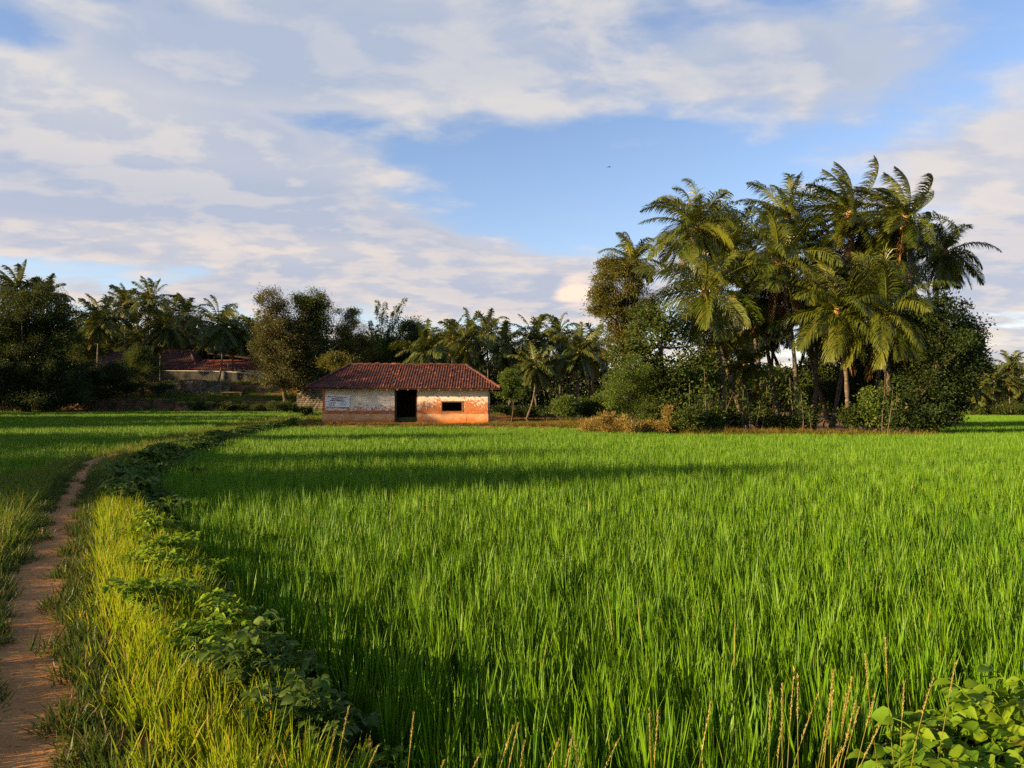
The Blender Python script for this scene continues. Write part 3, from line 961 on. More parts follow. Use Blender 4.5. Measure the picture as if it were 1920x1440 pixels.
def frond_mesh(rng, mb, heart, az, el, L, droop, wind, nl=42, leaf=0.95, w=0.06, hang=0.5, sweep=0.5, start=0.10, rachis=0.035, split=0.0):
    """one pinnate frond: an arching rachis with two rows of hanging leaflets"""
    K = 13
    ts = np.linspace(0, 1, K)
    d0 = np.array([math.cos(az) * math.cos(el), math.sin(az) * math.cos(el), math.sin(el)])
    D = d0[None] + ts[:, None] ** 1.4 * droop * np.array([0, 0, -1.0]) + ts[:, None] ** 1.2 * np.asarray(wind)[None]
    D = unit(D)
    P = heart + np.concatenate([np.zeros((1, 3)), np.cumsum((D[1:] + D[:-1]) / 2, 0)]) * (L / (K - 1))
    mb.tube(P, rachis * np.linspace(1.2, 0.12, K), 4, 0.95, cap=False)
    s = np.linspace(start, 0.995, nl)
    s = np.concatenate([s, s + 0.5 / nl])
    s = np.clip(s + rng.normal(0, 0.004, len(s)), 0, 1)
    sg = np.concatenate([np.ones(nl), -np.ones(nl)])
    Pi = np.stack([np.interp(s, ts, P[:, c]) for c in range(3)], 1)
    Ti = unit(np.stack([np.interp(s, ts, D[:, c]) for c in range(3)], 1))
    B = unit(np.cross(Ti, np.array([0, 0, 1.0]) + 1e-3 * rng.normal(size=3)))
    tw = rng.normal(0, 0.5)
    U = np.cross(B, Ti)
    B, U = B * math.cos(tw) + U * math.sin(tw), U * math.cos(tw) - B * math.sin(tw)
    ln_ = leaf * (0.42 + 0.58 * np.sin(PI * np.clip(s * 0.85 + 0.12, 0, 1))) * np.clip((1.04 - s) * 5, 0.25, 1) * rng.uniform(0.7, 1.12, len(s)) * np.where(rng.random(len(s)) < 0.07, 0.3, 1)
    ww = np.asarray(wind)
    d1 = unit(B * sg[:, None] * (1.0 - 0.45 * s[:, None]) + Ti * (0.45 + 0.55 * s[:, None]) + U * 0.22 + ww[None] * sweep + rng.normal(0, 0.06, (len(s), 3)))
    d2 = unit(d1 + np.array([0, 0, -hang]) * rng.uniform(0.6, 1.4, (len(s), 1)) + ww[None] * sweep * 1.2)
    d3 = unit(d2 + np.array([0, 0, -hang * 0.9]) + ww[None] * sweep)
    M1 = Pi + d1 * ln_[:, None] * 0.38
    M2 = M1 + d2 * ln_[:, None] * 0.34
    E = M2 + d3 * ln_[:, None] * 0.30
    Wv = unit(Ti - d1 * (Ti * d1).sum(1, keepdims=True) + 0.25 * U)
    wa = (w * rng.uniform(0.8, 1.2, len(s)))[:, None] * 0.5
    V = np.stack([Pi - Wv * wa * 0.5, Pi + Wv * wa * 0.5, M1 + Wv * wa, M1 - Wv * wa, M2 + Wv * wa * 0.8, M2 - Wv * wa * 0.8, E], 1)
    n = len(s)
    b = np.arange(n)[:, None] * 7
    Q = np.concatenate([b + np.array([[0, 1, 2, 3]]), b + np.array([[3, 2, 4, 5]])])
    Tr = b + np.array([[5, 4, 6]])
    t0 = rng.random()
    T = np.repeat(np.clip(t0 * 0.65 + rng.random(n) * 0.35, 0, 1), 7)
    mb.add(V.reshape(-1, 3), [Q, Tr], T)


def make_palm(label, px, py, Y, base_px, L, n, seed, group, base_dy=0.0, wind=(-0.25, 0, 0), parts=True, nuts=0, dry=2, r=0.15, nl=40, w=0.06, mat='frond',
              el_hi=78, el_lo=-38, hang=0.55, bow=None, name='coconut_palm', leaf=None, sweep=0.5, droop=1.0):
    rng = np.random.default_rng(seed)
    heart = at(px, py, Y)
    by = Y + base_dy
    bx = (base_px - 960) / F * by
    base = np.array([bx, by, float(height(bx, by))])
    root = empty(name, base, label, 'palm tree', group)
    ts = np.linspace(0, 1, 16)[:, None]
    bw = np.array([rng.normal(0, 0.25), rng.normal(0, 0.2), 0]) * 2 if bow is None else np.array([bow, 0, 0])
    bot = base - np.array([0, 0, 0.3])
    P = bot + (heart - bot) * ts + bw * np.sin(PI * ts)
    rad = r * (1.0 - 0.38 * ts[:, 0]) + 0.12 * r * np.sin(np.arange(16) * 2.4)
    rad[0] *= 1.6
    rad[1] *= 1.2
    MB().tube(P, rad, 8).build('trunk', M['palm_bark'], root, True, loc=base)
    leaf = leaf or 0.27 * L
    allm = MB()
    ga = rng.uniform(0, 6.28)
    for i in range(n):
        f = i / max(n - 1, 1)
        az = ga + i * 2.399963 + rng.normal(0, 0.15)
        el = R(el_hi + (el_lo - el_hi) * f ** 0.8 + rng.normal(0, 6))
        mb = MB() if parts else allm
        Lf = L * (0.72 + 0.28 * math.sin(PI * min(1, f * 0.9 + 0.2))) * rng.uniform(0.9, 1.08)
        wn = np.asarray(wind, float) * rng.uniform(0.7, 1.3) * (0.55 + 0.45 * (1 - f))
        dr = droop * (0.75 + 0.75 * f) * rng.uniform(0.75, 1.25)
        frond_mesh(rng, mb, heart + np.array([0, 0, 0.12 * (1 - f)]), az, el, Lf, dr, wn, nl, leaf, w, hang, sweep)
        if parts:
            mb.build('frond', M[mat], root, loc=base)
    if not parts:
        allm.build('crown', M[mat], root, loc=base)
    for i in range(dry):
        mb = MB()
        frond_mesh(rng, mb, heart - np.array([0, 0, 0.25]), rng.uniform(0, 6.28), R(-55 - 20 * rng.random()), L * rng.uniform(0.6, 0.85), 0.9, np.zeros(3), nl // 2, leaf * 0.7, w, 0.9, 0.2)
        mb.build('dry_frond', M['frond_dry'], root, loc=base)
    hb = MB()
    hb.tube([heart - (0, 0, 0.7), heart - (0, 0, 0.25), heart + (0, 0, 0.15), heart + (0, 0, 0.5)], [r * 0.75, r * 1.9, r * 1.7, r * 0.4], 8)
    hb.build('heart', M['heart_fibre'], root, True, loc=base)
    for i in range(nuts):
        nb = MB()
        a = rng.uniform(0, 6.28)
        c = heart + np.array([math.cos(a) * 0.42, math.sin(a) * 0.42, -0.25 - 0.4 * rng.random()])
        k = np.linspace(0, PI, 6)
        nb.tube(np.stack([np.full(6, c[0]), np.full(6, c[1]), c[2] + 0.19 * np.cos(k)], 1), 0.02 + 0.14 * np.sin(k), 8)
        nb.build('coconut', M['coconut'], root, True, loc=base)
    return root


def make_palms():
    W = (-0.34, 0.06, 0.04)
    SW = (-1.15, 0.12, 0.16)
    g = 'coconut palms of the grove'
    # label, heart px py, distance, base px, frond length, fronds, wind, nuts, dry, trunk bow
    grove = [
        ('front coconut palm of the grove with broad sunlit yellow green fronds and fruit', 1322, 552, 47.5, 1352, 4.5, 24, W, 6, 2, 0.5, -48),
        ('tall coconut palm behind the front one, its crown topmost at the grove\'s left', 1306, 430, 51.0, 1402, 4.4, 24, W, 3, 2, -0.3, -40),
        ('short coconut palm showing only its top above the feathery olive tree', 1186, 492, 56.0, 1190, 3.0, 16, (-0.2, 0, 0), 0, 1, 0.1, -20),
        ('coconut palm with its crown over the middle of the grove', 1462, 496, 48.5, 1492, 4.6, 26, W, 4, 2, 0.4, -45),
        ('tall coconut palm rising behind the middle crown of the grove', 1478, 412, 53.0, 1560, 4.3, 24, W, 2, 1, -0.4, -40),
        ('tall windswept coconut palm with orange nuts and a dead brown frond', 1598, 402, 51.5, 1556, 4.4, 22, SW, 9, 3, 0.5, -50),
        ('tallest windswept coconut palm, bare curved trunk and round orange nuts', 1702, 410, 50.0, 1700, 4.4, 20, SW, 9, 1, 0.35, -42),
        ('coconut palm whose yellow fruit hangs under the tallest windswept crown', 1698, 452, 53.5, 1690, 3.8, 16, SW, 9, 2, 0.0, -60),
        ('dark coconut palm furthest out at the right of the grove', 1776, 474, 54.0, 1722, 3.8, 20, (-0.2, 0.1, 0), 0, 2, -0.2, -58),
        ('low coconut palm with wide drooping fronds before the leaning trunks', 1574, 585, 46.5, 1588, 4.6, 22, W, 2, 2, 0.2, -40),
        ('low coconut palm beside the dark round tree with long fronds arching right', 1664, 592, 46.0, 1662, 4.7, 22, (-0.15, 0, 0), 0, 2, 0.1, -45),
        ('coconut palm in the shade between the middle crown and the windswept pair', 1556, 488, 55.0, 1600, 4.2, 22, W, 1, 2, 0.3, -45),
        ('coconut palm in the shade behind the low drooping pair', 1642, 520, 56.0, 1640, 4.2, 22, W, 0, 2, -0.3, -50),
        ('coconut palm half hidden behind the two leftmost tall crowns of the grove', 1378, 470, 57.0, 1436, 4.1, 22, W, 1, 1, 0.4, -40),
        ('small young palm in the undergrowth under the middle of the grove', 1398, 690, 50.0, 1400, 3.0, 15, (-0.1, 0, 0), 0, 1, 0.0, -25),
        ('slender palm with brown fronds seen between the grove trunks', 1395, 628, 60.0, 1468, 3.4, 15, (-0.5, 0, 0), 0, 3, 0.3, -50),
        ('slender palm leaning left at the back of the grove trunks', 1420, 590, 62.0, 1500, 3.4, 14, (-0.4, 0, 0), 0, 2, 0.2, -50),
        ('slender palm with a small ragged crown, its trunk crossing the grove\'s sky gap', 1452, 606, 61.0, 1424, 3.2, 13, (-0.4, 0, 0), 0, 2, 0.3, -50),
        ('slender palm at the back of the grove beneath the dead brown frond', 1524, 616, 63.0, 1478, 3.2, 13, (-0.4, 0, 0), 0, 2, -0.3, -50),
        ('slender palm at the back of the grove behind the front crown', 1352, 622, 60.0, 1330, 3.2, 13, (-0.4, 0, 0), 0, 2, 0.2, -50),
        ('coconut palm with its crown low between the front and middle crowns', 1418, 556, 51.5, 1460, 4.2, 22, W, 1, 2, 0.2, -48),
        ('coconut palm crown hanging under the middle crown of the grove', 1532, 566, 52.0, 1524, 4.2, 20, W, 0, 2, 0.1, -48),
        ('coconut palm crown right under the tallest windswept pair', 1660, 500, 51.0, 1628, 4.3, 22, W, 2, 2, 0.3, -48),
    ]
    for i, (lb, px, py, Y, bp, L, n, wd, nuts, dry, bow, lo) in enumerate(grove):
        make_palm(lb, px, py, Y, bp, L * (1.03 if i in (0, 3, 9, 10) else 0.97), n + 8, 100 + i, g, 0.5 * ((i % 3) - 1), wd, True, nuts, dry + 1, 0.155, 60, 0.058, 'frond', 80, lo - 2, 0.8, bow,
                  sweep=0.75 if wd is SW else 0.35, droop=0.85 if wd is SW else 1.25)
    # bare leaning trunks of palms whose crowns mingle above
    g2 = 'coconut palms by the pond'
    pond = [
        ('coconut palm just behind the hut roof with a wide open crown', 797, 664, 92, 800, 4.3, 18, (-0.1, 0, 0), -30),
        ('tall coconut palm behind the hut\'s right hip with drooping golden fronds', 880, 640, 96, 884, 4.5, 22, (-0.1, 0, 0), -50),
        ('coconut palm with brown drooping fronds, second right of the hut roof', 944, 652, 97, 948, 4.4, 22, (-0.1, 0, 0), -55),
        ('coconut palm with an upright crown at the middle of the pond row', 1002, 640, 100, 1008, 4.2, 20, (-0.1, 0, 0), -35),
        ('coconut palm with a leaning pale trunk beside the pond', 1004, 690, 92, 983, 3.7, 17, (-0.05, 0, 0), -45),
        ('coconut palm with big folded fronds above the thin areca stems', 1086, 662, 94, 1090, 4.2, 22, (-0.1, 0, 0), -55),
        ('coconut palm showing a pointed top behind the big folded fronds', 1046, 634, 102, 1046, 4.2, 18, (-0.15, 0, 0), -35),
        ('far coconut palm top between the two tall crowns beside the hut', 912, 626, 108, 912, 4.0, 16, (-0.1, 0, 0), -35),
        ('far coconut palm top straight above the hut\'s ridge tiles', 850, 634, 106, 850, 3.6, 16, (-0.1, 0, 0), -35),
        ('far coconut palm top at the end of the pond row next to the olive tree', 1112, 652, 104, 1112, 3.8, 16, (-0.1, 0, 0), -35),
    ]
    for i, (lb, px, py, Y, bp, L, n, wd, lo) in enumerate(pond):
        make_palm(lb, px, py, Y, bp, L * 1.1, n + 9, 200 + i, g2, 0, wd, i < 7, 3 if i in (1, 2, 5) else 0, 1, 0.15, 34, 0.13, 'frond_far', 78, lo - 6, 0.8, None, droop=1.2)
    g3 = 'coconut palms among the houses'
    WL = (-0.45, 0.05, 0.05)
    vill = [
        ('coconut palm next to the dark trees with fronds spread low', 186, 596, 112, 187, 4.7, 22, WL, -38),
        ('pale coconut palm between the first two big village crowns', 234, 566, 126, 236, 4.2, 17, WL, -35),
        ('topmost coconut palm of the village, bent by the wind', 280, 556, 124, 284, 4.2, 18, WL, -35),
        ('big coconut palm before the hipped roof with a yellow heart', 309, 606, 114, 303, 4.8, 24, WL, -50),
        ('coconut palm half hidden between two big windblown village crowns', 346, 584, 126, 348, 4.2, 18, WL, -45),
        ('windblown coconut palm over the long red roof', 408, 602, 115, 406, 4.9, 22, WL, -55),
        ('dark drooping coconut palm behind the long red roof', 443, 618, 119, 442, 4.3, 20, WL, -62),
        ('coconut palm with an orange trunk at the end of the red roof', 474, 622, 121, 478, 4.0, 17, WL, -40),
        ('coconut palm rising above the dark round tree at the frame edge', 28, 538, 104, 30, 4.4, 16, (-0.6, 0, 0.1), -15),
        ('second palm top poking from the dark round tree', 82, 550, 106, 82, 3.6, 14, (-0.2, 0, 0), -15),
        ('far coconut palm crown seen under the pale village palm', 268, 630, 130, 268, 4.0, 16, WL, -45),
        ('far dark palm crown between windblown palm and drooping palm', 378, 640, 131, 380, 3.8, 16, WL, -50),
    ]
    for i, (lb, px, py, Y, bp, L, n, wd, lo) in enumerate(vill):
        make_palm(lb, px, py + 8, Y, bp, L * 1.15, n + 10, 300 + i, g3, 0, wd, i in (0, 2, 3, 5, 6, 7), 2 if i in (3, 5) else 0, 1, 0.16, 34, 0.14, 'frond_far', 80, lo - 6, 0.75, None, sweep=0.5, droop=1.1)
    g4 = 'coconut palms across the far field'
    fr = [
        ('sunlit coconut palm with a white trunk across the far field', 1866, 716, 124, 1862, 4.3, 20, (0, 0, 0), -40),
        ('coconut palm top rising highest over the far field trees', 1897, 690, 134, 1897, 4.0, 17, (0, 0, 0), -25),
        ('golden drooping coconut palm next to the dark grove tree', 1828, 734, 122, 1826, 3.8, 18, (0, 0, 0), -55),
        ('coconut palm cut by the right frame edge across the far field', 1921, 722, 123, 1919, 4.2, 18, (0, 0, 0), -40),
        ('far palm crown between the white trunk and the dark grove tree', 1845, 706, 136, 1845, 3.8, 16, (0, 0, 0), -40),
    ]
    for i, (lb, px, py, Y, bp, L, n, wd, lo) in enumerate(fr):
        make_palm(lb, px, py, Y, bp, L * 1.05, n + 7, 400 + i, g4, 0, wd, False, 0, 1, 0.15, 30, 0.14, 'frond_far', 78, lo - 5, 0.75, None, droop=1.15)
    # thin areca stems above the pond bushes
    rng = np.random.default_rng(77)
    sb = None
    for i, px in enumerate([1042, 1052, 1064, 1070, 1080, 1102, 1112, 1130, 1138]):
        Y = 97 + 2.5 * rng.random()
        h = at(px, 668 + 14 * rng.random(), Y)
        b = np.array([h[0], Y, float(height(h[0], Y)) - 0.2])
        if sb is None:
            root = empty('areca_palm', b, 'thin grey areca palm stem in the dark behind the pond bushes', 'palm tree', 'thin areca palms behind the pond')
            ts = np.linspace(0, 1, 8)[:, None]
            MB().tube(b + (h - b) * ts + np.array([0.1, 0, 0]) * np.sin(PI * ts), np.linspace(0.10, 0.075, 8), 6).build('trunk', M['palm_bark'], root, True, loc=b)
            mb = MB()
            for q in range(9):
                frond_mesh(rng, mb, h, q * 2.4, R(60 - 8 * q), 2.0, 1.0, np.zeros(3), 18, 0.5, 0.09, 0.4, 0.3)
            mb.build('crown', M['frond_far'], root, loc=b)
            sb = root
        else:
            c = copy_tree(sb)
            c.location = [float(q) for q in b]
            c.rotation_euler = (0, 0, i * 1.3)


make_palms()


def make_trees():
    T = make_tree
    # --- right grove
    T('olive_tree', 'feathery olive tree at the left of the grove, golden in the sun', 'tree',
      [(1165, 530, 62, 52), (1145, 580, 42, 50), (1190, 590, 50, 60), (1150, 500, 35, 25), (1125, 560, 22, 45), (1165, 640, 45, 40)], 50, 1192, 1, 230, 150, 0.15, 'leaf_olive', 0.55,
      trunk_r=0.2, limbs=26, trunk_top=(1175, 560), droop=0.5, ratio=0.35)
    T('vine_covered_tree', 'forked tree overgrown with fresh green vines under the front palm', 'tree',
      [(1220, 620, 60, 55), (1290, 680, 48, 80), (1190, 690, 60, 60), (1255, 720, 70, 60), (1325, 700, 35, 60)], 47, 1262, 2, 120, 130, 0.20, 'leaf_mid', 0.7,
      trunk_r=0.2, limbs=24, trunk_top=(1240, 640), droop=0.6, ratio=0.55)
    T('feathery_shrub', 'soft feathery light green shrub at the grove\'s left corner', 'shrub',
      [(1195, 720, 48, 62), (1160, 735, 30, 40), (1210, 770, 50, 32)], 45, 1195, 3, 90, 190, 0.13, 'leaf_fresh', 0.6, trunk_r=0.06, stems=3, limbs=8, droop=0.2, ratio=0.28)
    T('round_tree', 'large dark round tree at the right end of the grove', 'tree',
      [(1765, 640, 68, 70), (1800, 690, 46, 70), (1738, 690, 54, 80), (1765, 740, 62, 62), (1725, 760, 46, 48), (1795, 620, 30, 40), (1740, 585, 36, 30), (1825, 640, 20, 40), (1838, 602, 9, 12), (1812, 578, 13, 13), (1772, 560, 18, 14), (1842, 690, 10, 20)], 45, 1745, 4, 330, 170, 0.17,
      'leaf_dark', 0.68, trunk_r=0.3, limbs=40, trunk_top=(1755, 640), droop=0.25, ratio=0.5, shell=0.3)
    T('background_tree', 'dark leafy treetop peeping behind the two left palm crowns', 'tree',
      [(1345, 400, 32, 22), (1375, 420, 26, 26), (1350, 450, 40, 40)], 60, 1400, 5, 50, 120, 0.22, 'leaf_dark', 0.8, trunk_r=0.18, limbs=12)
    T('understory_tree', 'shaded bushy tree behind the grove\'s middle trunks', 'tree',
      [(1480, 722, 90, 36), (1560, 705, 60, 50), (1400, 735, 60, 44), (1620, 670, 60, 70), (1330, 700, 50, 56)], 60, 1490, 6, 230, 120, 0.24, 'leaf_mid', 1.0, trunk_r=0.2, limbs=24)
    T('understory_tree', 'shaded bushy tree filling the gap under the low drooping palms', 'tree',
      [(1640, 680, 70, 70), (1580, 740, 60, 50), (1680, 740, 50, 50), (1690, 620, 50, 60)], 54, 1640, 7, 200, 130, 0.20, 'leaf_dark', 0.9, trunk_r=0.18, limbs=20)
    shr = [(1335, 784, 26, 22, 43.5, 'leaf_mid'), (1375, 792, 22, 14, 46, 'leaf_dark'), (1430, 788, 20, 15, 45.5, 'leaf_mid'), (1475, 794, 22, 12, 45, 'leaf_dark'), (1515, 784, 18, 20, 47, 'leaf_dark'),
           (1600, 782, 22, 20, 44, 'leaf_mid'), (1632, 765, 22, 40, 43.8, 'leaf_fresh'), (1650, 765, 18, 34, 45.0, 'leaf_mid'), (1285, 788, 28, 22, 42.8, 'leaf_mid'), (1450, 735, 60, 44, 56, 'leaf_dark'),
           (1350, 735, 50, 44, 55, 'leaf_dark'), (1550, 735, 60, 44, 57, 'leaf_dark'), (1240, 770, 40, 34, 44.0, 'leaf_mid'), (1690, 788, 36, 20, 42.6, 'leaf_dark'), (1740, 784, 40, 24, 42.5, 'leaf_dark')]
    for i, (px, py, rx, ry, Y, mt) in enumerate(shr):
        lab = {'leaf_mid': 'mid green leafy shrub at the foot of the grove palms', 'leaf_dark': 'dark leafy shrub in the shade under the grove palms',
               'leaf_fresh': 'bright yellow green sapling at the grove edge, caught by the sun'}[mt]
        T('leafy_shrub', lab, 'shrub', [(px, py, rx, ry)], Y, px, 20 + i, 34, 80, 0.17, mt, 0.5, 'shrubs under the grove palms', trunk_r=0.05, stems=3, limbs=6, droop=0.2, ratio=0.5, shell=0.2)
    T('dry_bush', 'golden dry bush on the bank between pond and grove', 'bush',
      [(1160, 798, 55, 13), (1118, 800, 34, 9), (1215, 803, 34, 9), (1140, 788, 20, 12)], 43.5, 1160, 41, 90, 150, 0.19, 'dry_bush', 0.45, trunk_r=0.02, stems=4, limbs=8, ratio=0.14, upright=0.9, shell=0.1)
    T('dry_creeper', 'golden dry creeper climbing at the grove\'s left foot', 'shrub', [(1252, 775, 8, 34), (1246, 800, 22, 9)], 42.8, 1250, 42, 30, 90, 0.14, 'dry_bush', 0.35, trunk_r=0.03, stems=2, limbs=6, ratio=0.25, shell=0.1)
    # --- pond side
    T('sapling', 'small bright green tree right beside the hut', 'tree', [(957, 712, 24, 22), (945, 735, 18, 16), (968, 735, 18, 18)], 72, 957, 50, 60, 90, 0.22, 'leaf_fresh', 0.5, trunk_r=0.07, limbs=14, trunk_top=(957, 715))
    for i, (px, py, rx, ry, mt, lb) in enumerate([
            (1060, 762, 26, 20, 'leaf_fresh', 'bright green bush with big leaves at the pond edge, leftmost of its row'), (1100, 765, 24, 18, 'leaf_mid', 'mid green bush in the middle of the pond edge row'),
            (1130, 758, 24, 24, 'leaf_fresh', 'bright green bush at the pond edge, touching the grove')]):
        T('pond_bush', lb, 'bush', [(px, py, rx, ry)], 82 if i else 80, px, 52 + i, 50, 100, 0.28, mt, 0.7, 'bushes at the pond edge', trunk_r=0.05, stems=3, limbs=6, ratio=0.55, shell=0.2)
    T('low_hedge', 'low dark hedge on the pond bank behind the hut', 'hedge', [(945, 768, 40, 9), (1000, 770, 40, 9)], 96, 970, 57, 60, 90, 0.28, 'leaf_dark', 0.6, trunk_r=0.04, stems=4, limbs=4, shell=0.1)
    # --- behind the hut
    T('round_tree', 'tall brownish leafy tree, left half of the big pair behind the hut', 'tree',
      [(515, 570, 42, 32), (520, 620, 55, 45), (540, 670, 70, 42), (495, 650, 38, 40), (530, 705, 66, 26), (560, 620, 40, 50), (565, 700, 50, 30)], 104, 540, 60, 250, 130, 0.34, 'leaf_brown', 1.3, trunk_r=0.3, limbs=40, trunk_top=(530, 620), shell=0.3)
    T('round_tree', 'tall dark green tree, right half of the big pair behind the hut', 'tree',
      [(588, 570, 38, 28), (585, 610, 40, 50), (590, 660, 40, 42), (600, 700, 40, 28)], 106, 570, 61, 170, 130, 0.34, 'leaf_mid', 1.2, trunk_r=0.3, limbs=34, trunk_top=(582, 600), shell=0.3)
    T('feathery_tree', 'pale feathery tree between the dark tree and the bamboo', 'tree',
      [(655, 590, 32, 22), (660, 630, 40, 36), (640, 660, 40, 36), (672, 660, 40, 40)], 108, 655, 62, 130, 130, 0.34, 'leaf_olive', 1.0, trunk_r=0.2, limbs=26, ratio=0.3)
    T('yellow_bush', 'yellow olive bush just left of the hut roof ridge', 'bush', [(640, 682, 34, 24), (618, 676, 24, 18)], 95, 640, 63, 60, 100, 0.3, 'leaf_olive', 0.8, trunk_r=0.08, stems=3, limbs=8)
    T('broad_tree', 'dark tree right of the bamboo above the hut roof', 'tree',
      [(775, 620, 40, 24), (745, 660, 48, 36), (795, 655, 48, 36), (830, 640, 20, 26), (700, 680, 50, 34)], 112, 770, 64, 200, 130, 0.34, 'leaf_dark', 1.2, trunk_r=0.3, limbs=34, shell=0.3)
    # --- left
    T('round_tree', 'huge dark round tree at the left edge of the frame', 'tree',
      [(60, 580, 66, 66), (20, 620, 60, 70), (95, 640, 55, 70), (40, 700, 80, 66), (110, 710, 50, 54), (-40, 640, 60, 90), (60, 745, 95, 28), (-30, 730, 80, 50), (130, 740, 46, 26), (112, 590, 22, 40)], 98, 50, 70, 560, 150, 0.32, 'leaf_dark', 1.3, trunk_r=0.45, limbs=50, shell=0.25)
    T('wide_shrub', 'wide dark shrub below the first village palms', 'shrub', [(170, 710, 50, 34), (215, 700, 46, 30), (140, 740, 40, 22)], 104, 175, 71, 120, 120, 0.3, 'leaf_dark', 0.9, trunk_r=0.1, stems=4, limbs=12, shell=0.2)
    T('wide_shrub', 'grey green oleander like shrub before the tiled roofs', 'shrub', [(262, 668, 30, 28), (285, 690, 26, 20), (245, 690, 30, 24)], 110, 262, 72, 80, 120, 0.36, 'leaf_mid', 0.9, trunk_r=0.08, stems=4, limbs=10, ratio=0.22, upright=0.6, shell=0.2)
    T('wide_shrub', 'dark shrub on the bank under the stained wall', 'shrub', [(240, 722, 40, 16), (300, 726, 30, 12), (190, 735, 40, 14)], 108, 240, 73, 80, 110, 0.28, 'leaf_dark', 0.7, trunk_r=0.06, stems=4, limbs=6, shell=0.15)
    T('broad_tree', 'leafy tree filling the space behind the village palms', 'tree',
      [(230, 640, 60, 34), (330, 640, 70, 40), (430, 650, 60, 36), (160, 650, 50, 40)], 134, 300, 74, 210, 120, 0.40, 'leaf_mid', 1.5, trunk_r=0.3, limbs=30, shell=0.2)
    T('bank_bush', 'dark bush on the bank left of the hut', 'bush', [(530, 762, 36, 10), (570, 770, 24, 8)], 92, 540, 75, 40, 100, 0.26, 'leaf_mid', 0.5, trunk_r=0.04, stems=3, limbs=4, shell=0.1)
    T('bank_bush', 'dark spreading bush on the bank beneath the culvert', 'bush', [(430, 762, 46, 9), (370, 760, 46, 8), (480, 764, 36, 9)], 103, 430, 76, 70, 100, 0.26, 'leaf_mid', 0.5, trunk_r=0.04, stems=3, limbs=4, shell=0.1)
    # --- far right
    T('broad_tree', 'rounded treetop behind the far field palms', 'tree', [(1850, 692, 28, 20), (1840, 730, 40, 36), (1910, 740, 40, 34), (1870, 750, 50, 26)], 140, 1850, 80, 120, 100, 0.42, 'leaf_mid', 1.3, trunk_r=0.3, limbs=20, shell=0.2)
    for i, (px, lb) in enumerate([(1832, 'pale banana clump at the far field edge beside the grove'), (1860, 'pale low bush at the foot of the white trunk'), (1906, 'pale low bush at the right frame edge')]):
        T('field_bush', lb, 'bush', [(px, 768, 18, 10)], 121, px, 82 + i, 26, 90, 0.34, 'leaf_mid' if i else 'leaf_fresh', 0.7, 'bushes along the far field edge', trunk_r=0.05, stems=3, limbs=4, shell=0.1)


make_trees()


def make_saplings():
    rng = np.random.default_rng(71)
    first = None
    for i in range(26):
        Y = rng.uniform(41.8, 47)
        px = rng.uniform(1290, 1695)
        x = (px - 960) / F * Y
        b = (x, Y, float(height(x, Y)) - 0.1)
        if i < 3:
            o = empty('sapling', b, 'thin bare sapling stem with a few leaves at the shaded foot of the grove', 'sapling', 'thin saplings at the foot of the grove')
            h = 2.4
            ts = np.linspace(0, 1, 7)
            P = np.array(b) + np.stack([rng.normal(0, 0.25) * ts + 0.1 * np.sin(ts * 4 + i), rng.normal(0, 0.2) * ts, h * ts], 1)
            MB().tube(P, np.linspace(0.035, 0.015, 7), 5).build('stem', M['palm_bark'], o, True, loc=b)
            n = 70
            f = 0.5 + 0.5 * rng.random(n)
            Q = np.stack([np.interp(f, ts, P[:, c]) for c in range(3)], 1) + rng.normal(0, 0.22, (n, 3))
            V, q, T = leaf_quads(rng, Q, rng.normal(size=(n, 3)) + np.array([0, 0, -0.4]), 0.2, 0.45)
            MB().add(V, [q], T).build('foliage', M['leaf_mid'], o, loc=b)
            first = (first or []) + [o]
        else:
            o = copy_tree(first[i % 3])
            o.location = b
        o.rotation_euler = (0, 0, rng.uniform(0, 6.28))
        sc = rng.uniform(0.6, 1.6)
        o.scale = (1, 1, sc)


make_saplings()


def make_bamboo():
    rng = np.random.default_rng(9)
    Y = 110
    base = np.array([(715 - 960) / F * Y, Y, float(height((715 - 960) / F * Y, Y))])
    root = empty('bamboo', base, 'tall feathery bamboo clump with two arching plumes above the hut', 'bamboo')
    for (px, py, bow) in [(706, 562, -0.4), (722, 566, 0.2), (762, 558, 1.6), (745, 572, 0.9), (690, 600, -1.0), (735, 610, 0.5), (770, 600, 1.8)]:
        top = at(px, py, Y + rng.normal(0, 0.6))
        b = base + np.array([rng.normal(0, 0.5), rng.normal(0, 0.4), -0.2])
        ts = np.linspace(0, 1, 18)[:, None]
        P = b + (top - b) * ts + np.array([-bow, 0, 0.9]) * np.sin(PI * ts * 0.95) * 0.9
        culm = MB()
        culm.tube(P, np.linspace(0.075, 0.015, 18), 5)
        co = culm.build('culm', M['leaf_olive'], root, True, loc=base)
        n = 900
        f = 0.35 + 0.65 * rng.random(n) ** 0.8
        Q = np.stack([np.interp(f, ts[:, 0], P[:, c]) for c in range(3)], 1)
        lay = np.floor(f * 17) * 1.9
        d = unit(np.stack([np.cos(lay + rng.normal(0, 1.2, n)), np.sin(lay + rng.normal(0, 1.2, n)), rng.normal(-0.05, 0.3, n)], 1))
        Q = Q + d * (rng.random((n, 1)) ** 0.7) * (1.5 * (1.12 - f))[:, None] + np.array([0, 0, -0.3]) * rng.random((n, 1))
        V, q, T = leaf_quads(rng, Q, d + np.array([0, 0, -0.5]), 0.42, 0.2)
        MB().add(V, [q], T).build('foliage', M['leaf_fresh'], co, loc=base)


make_bamboo()


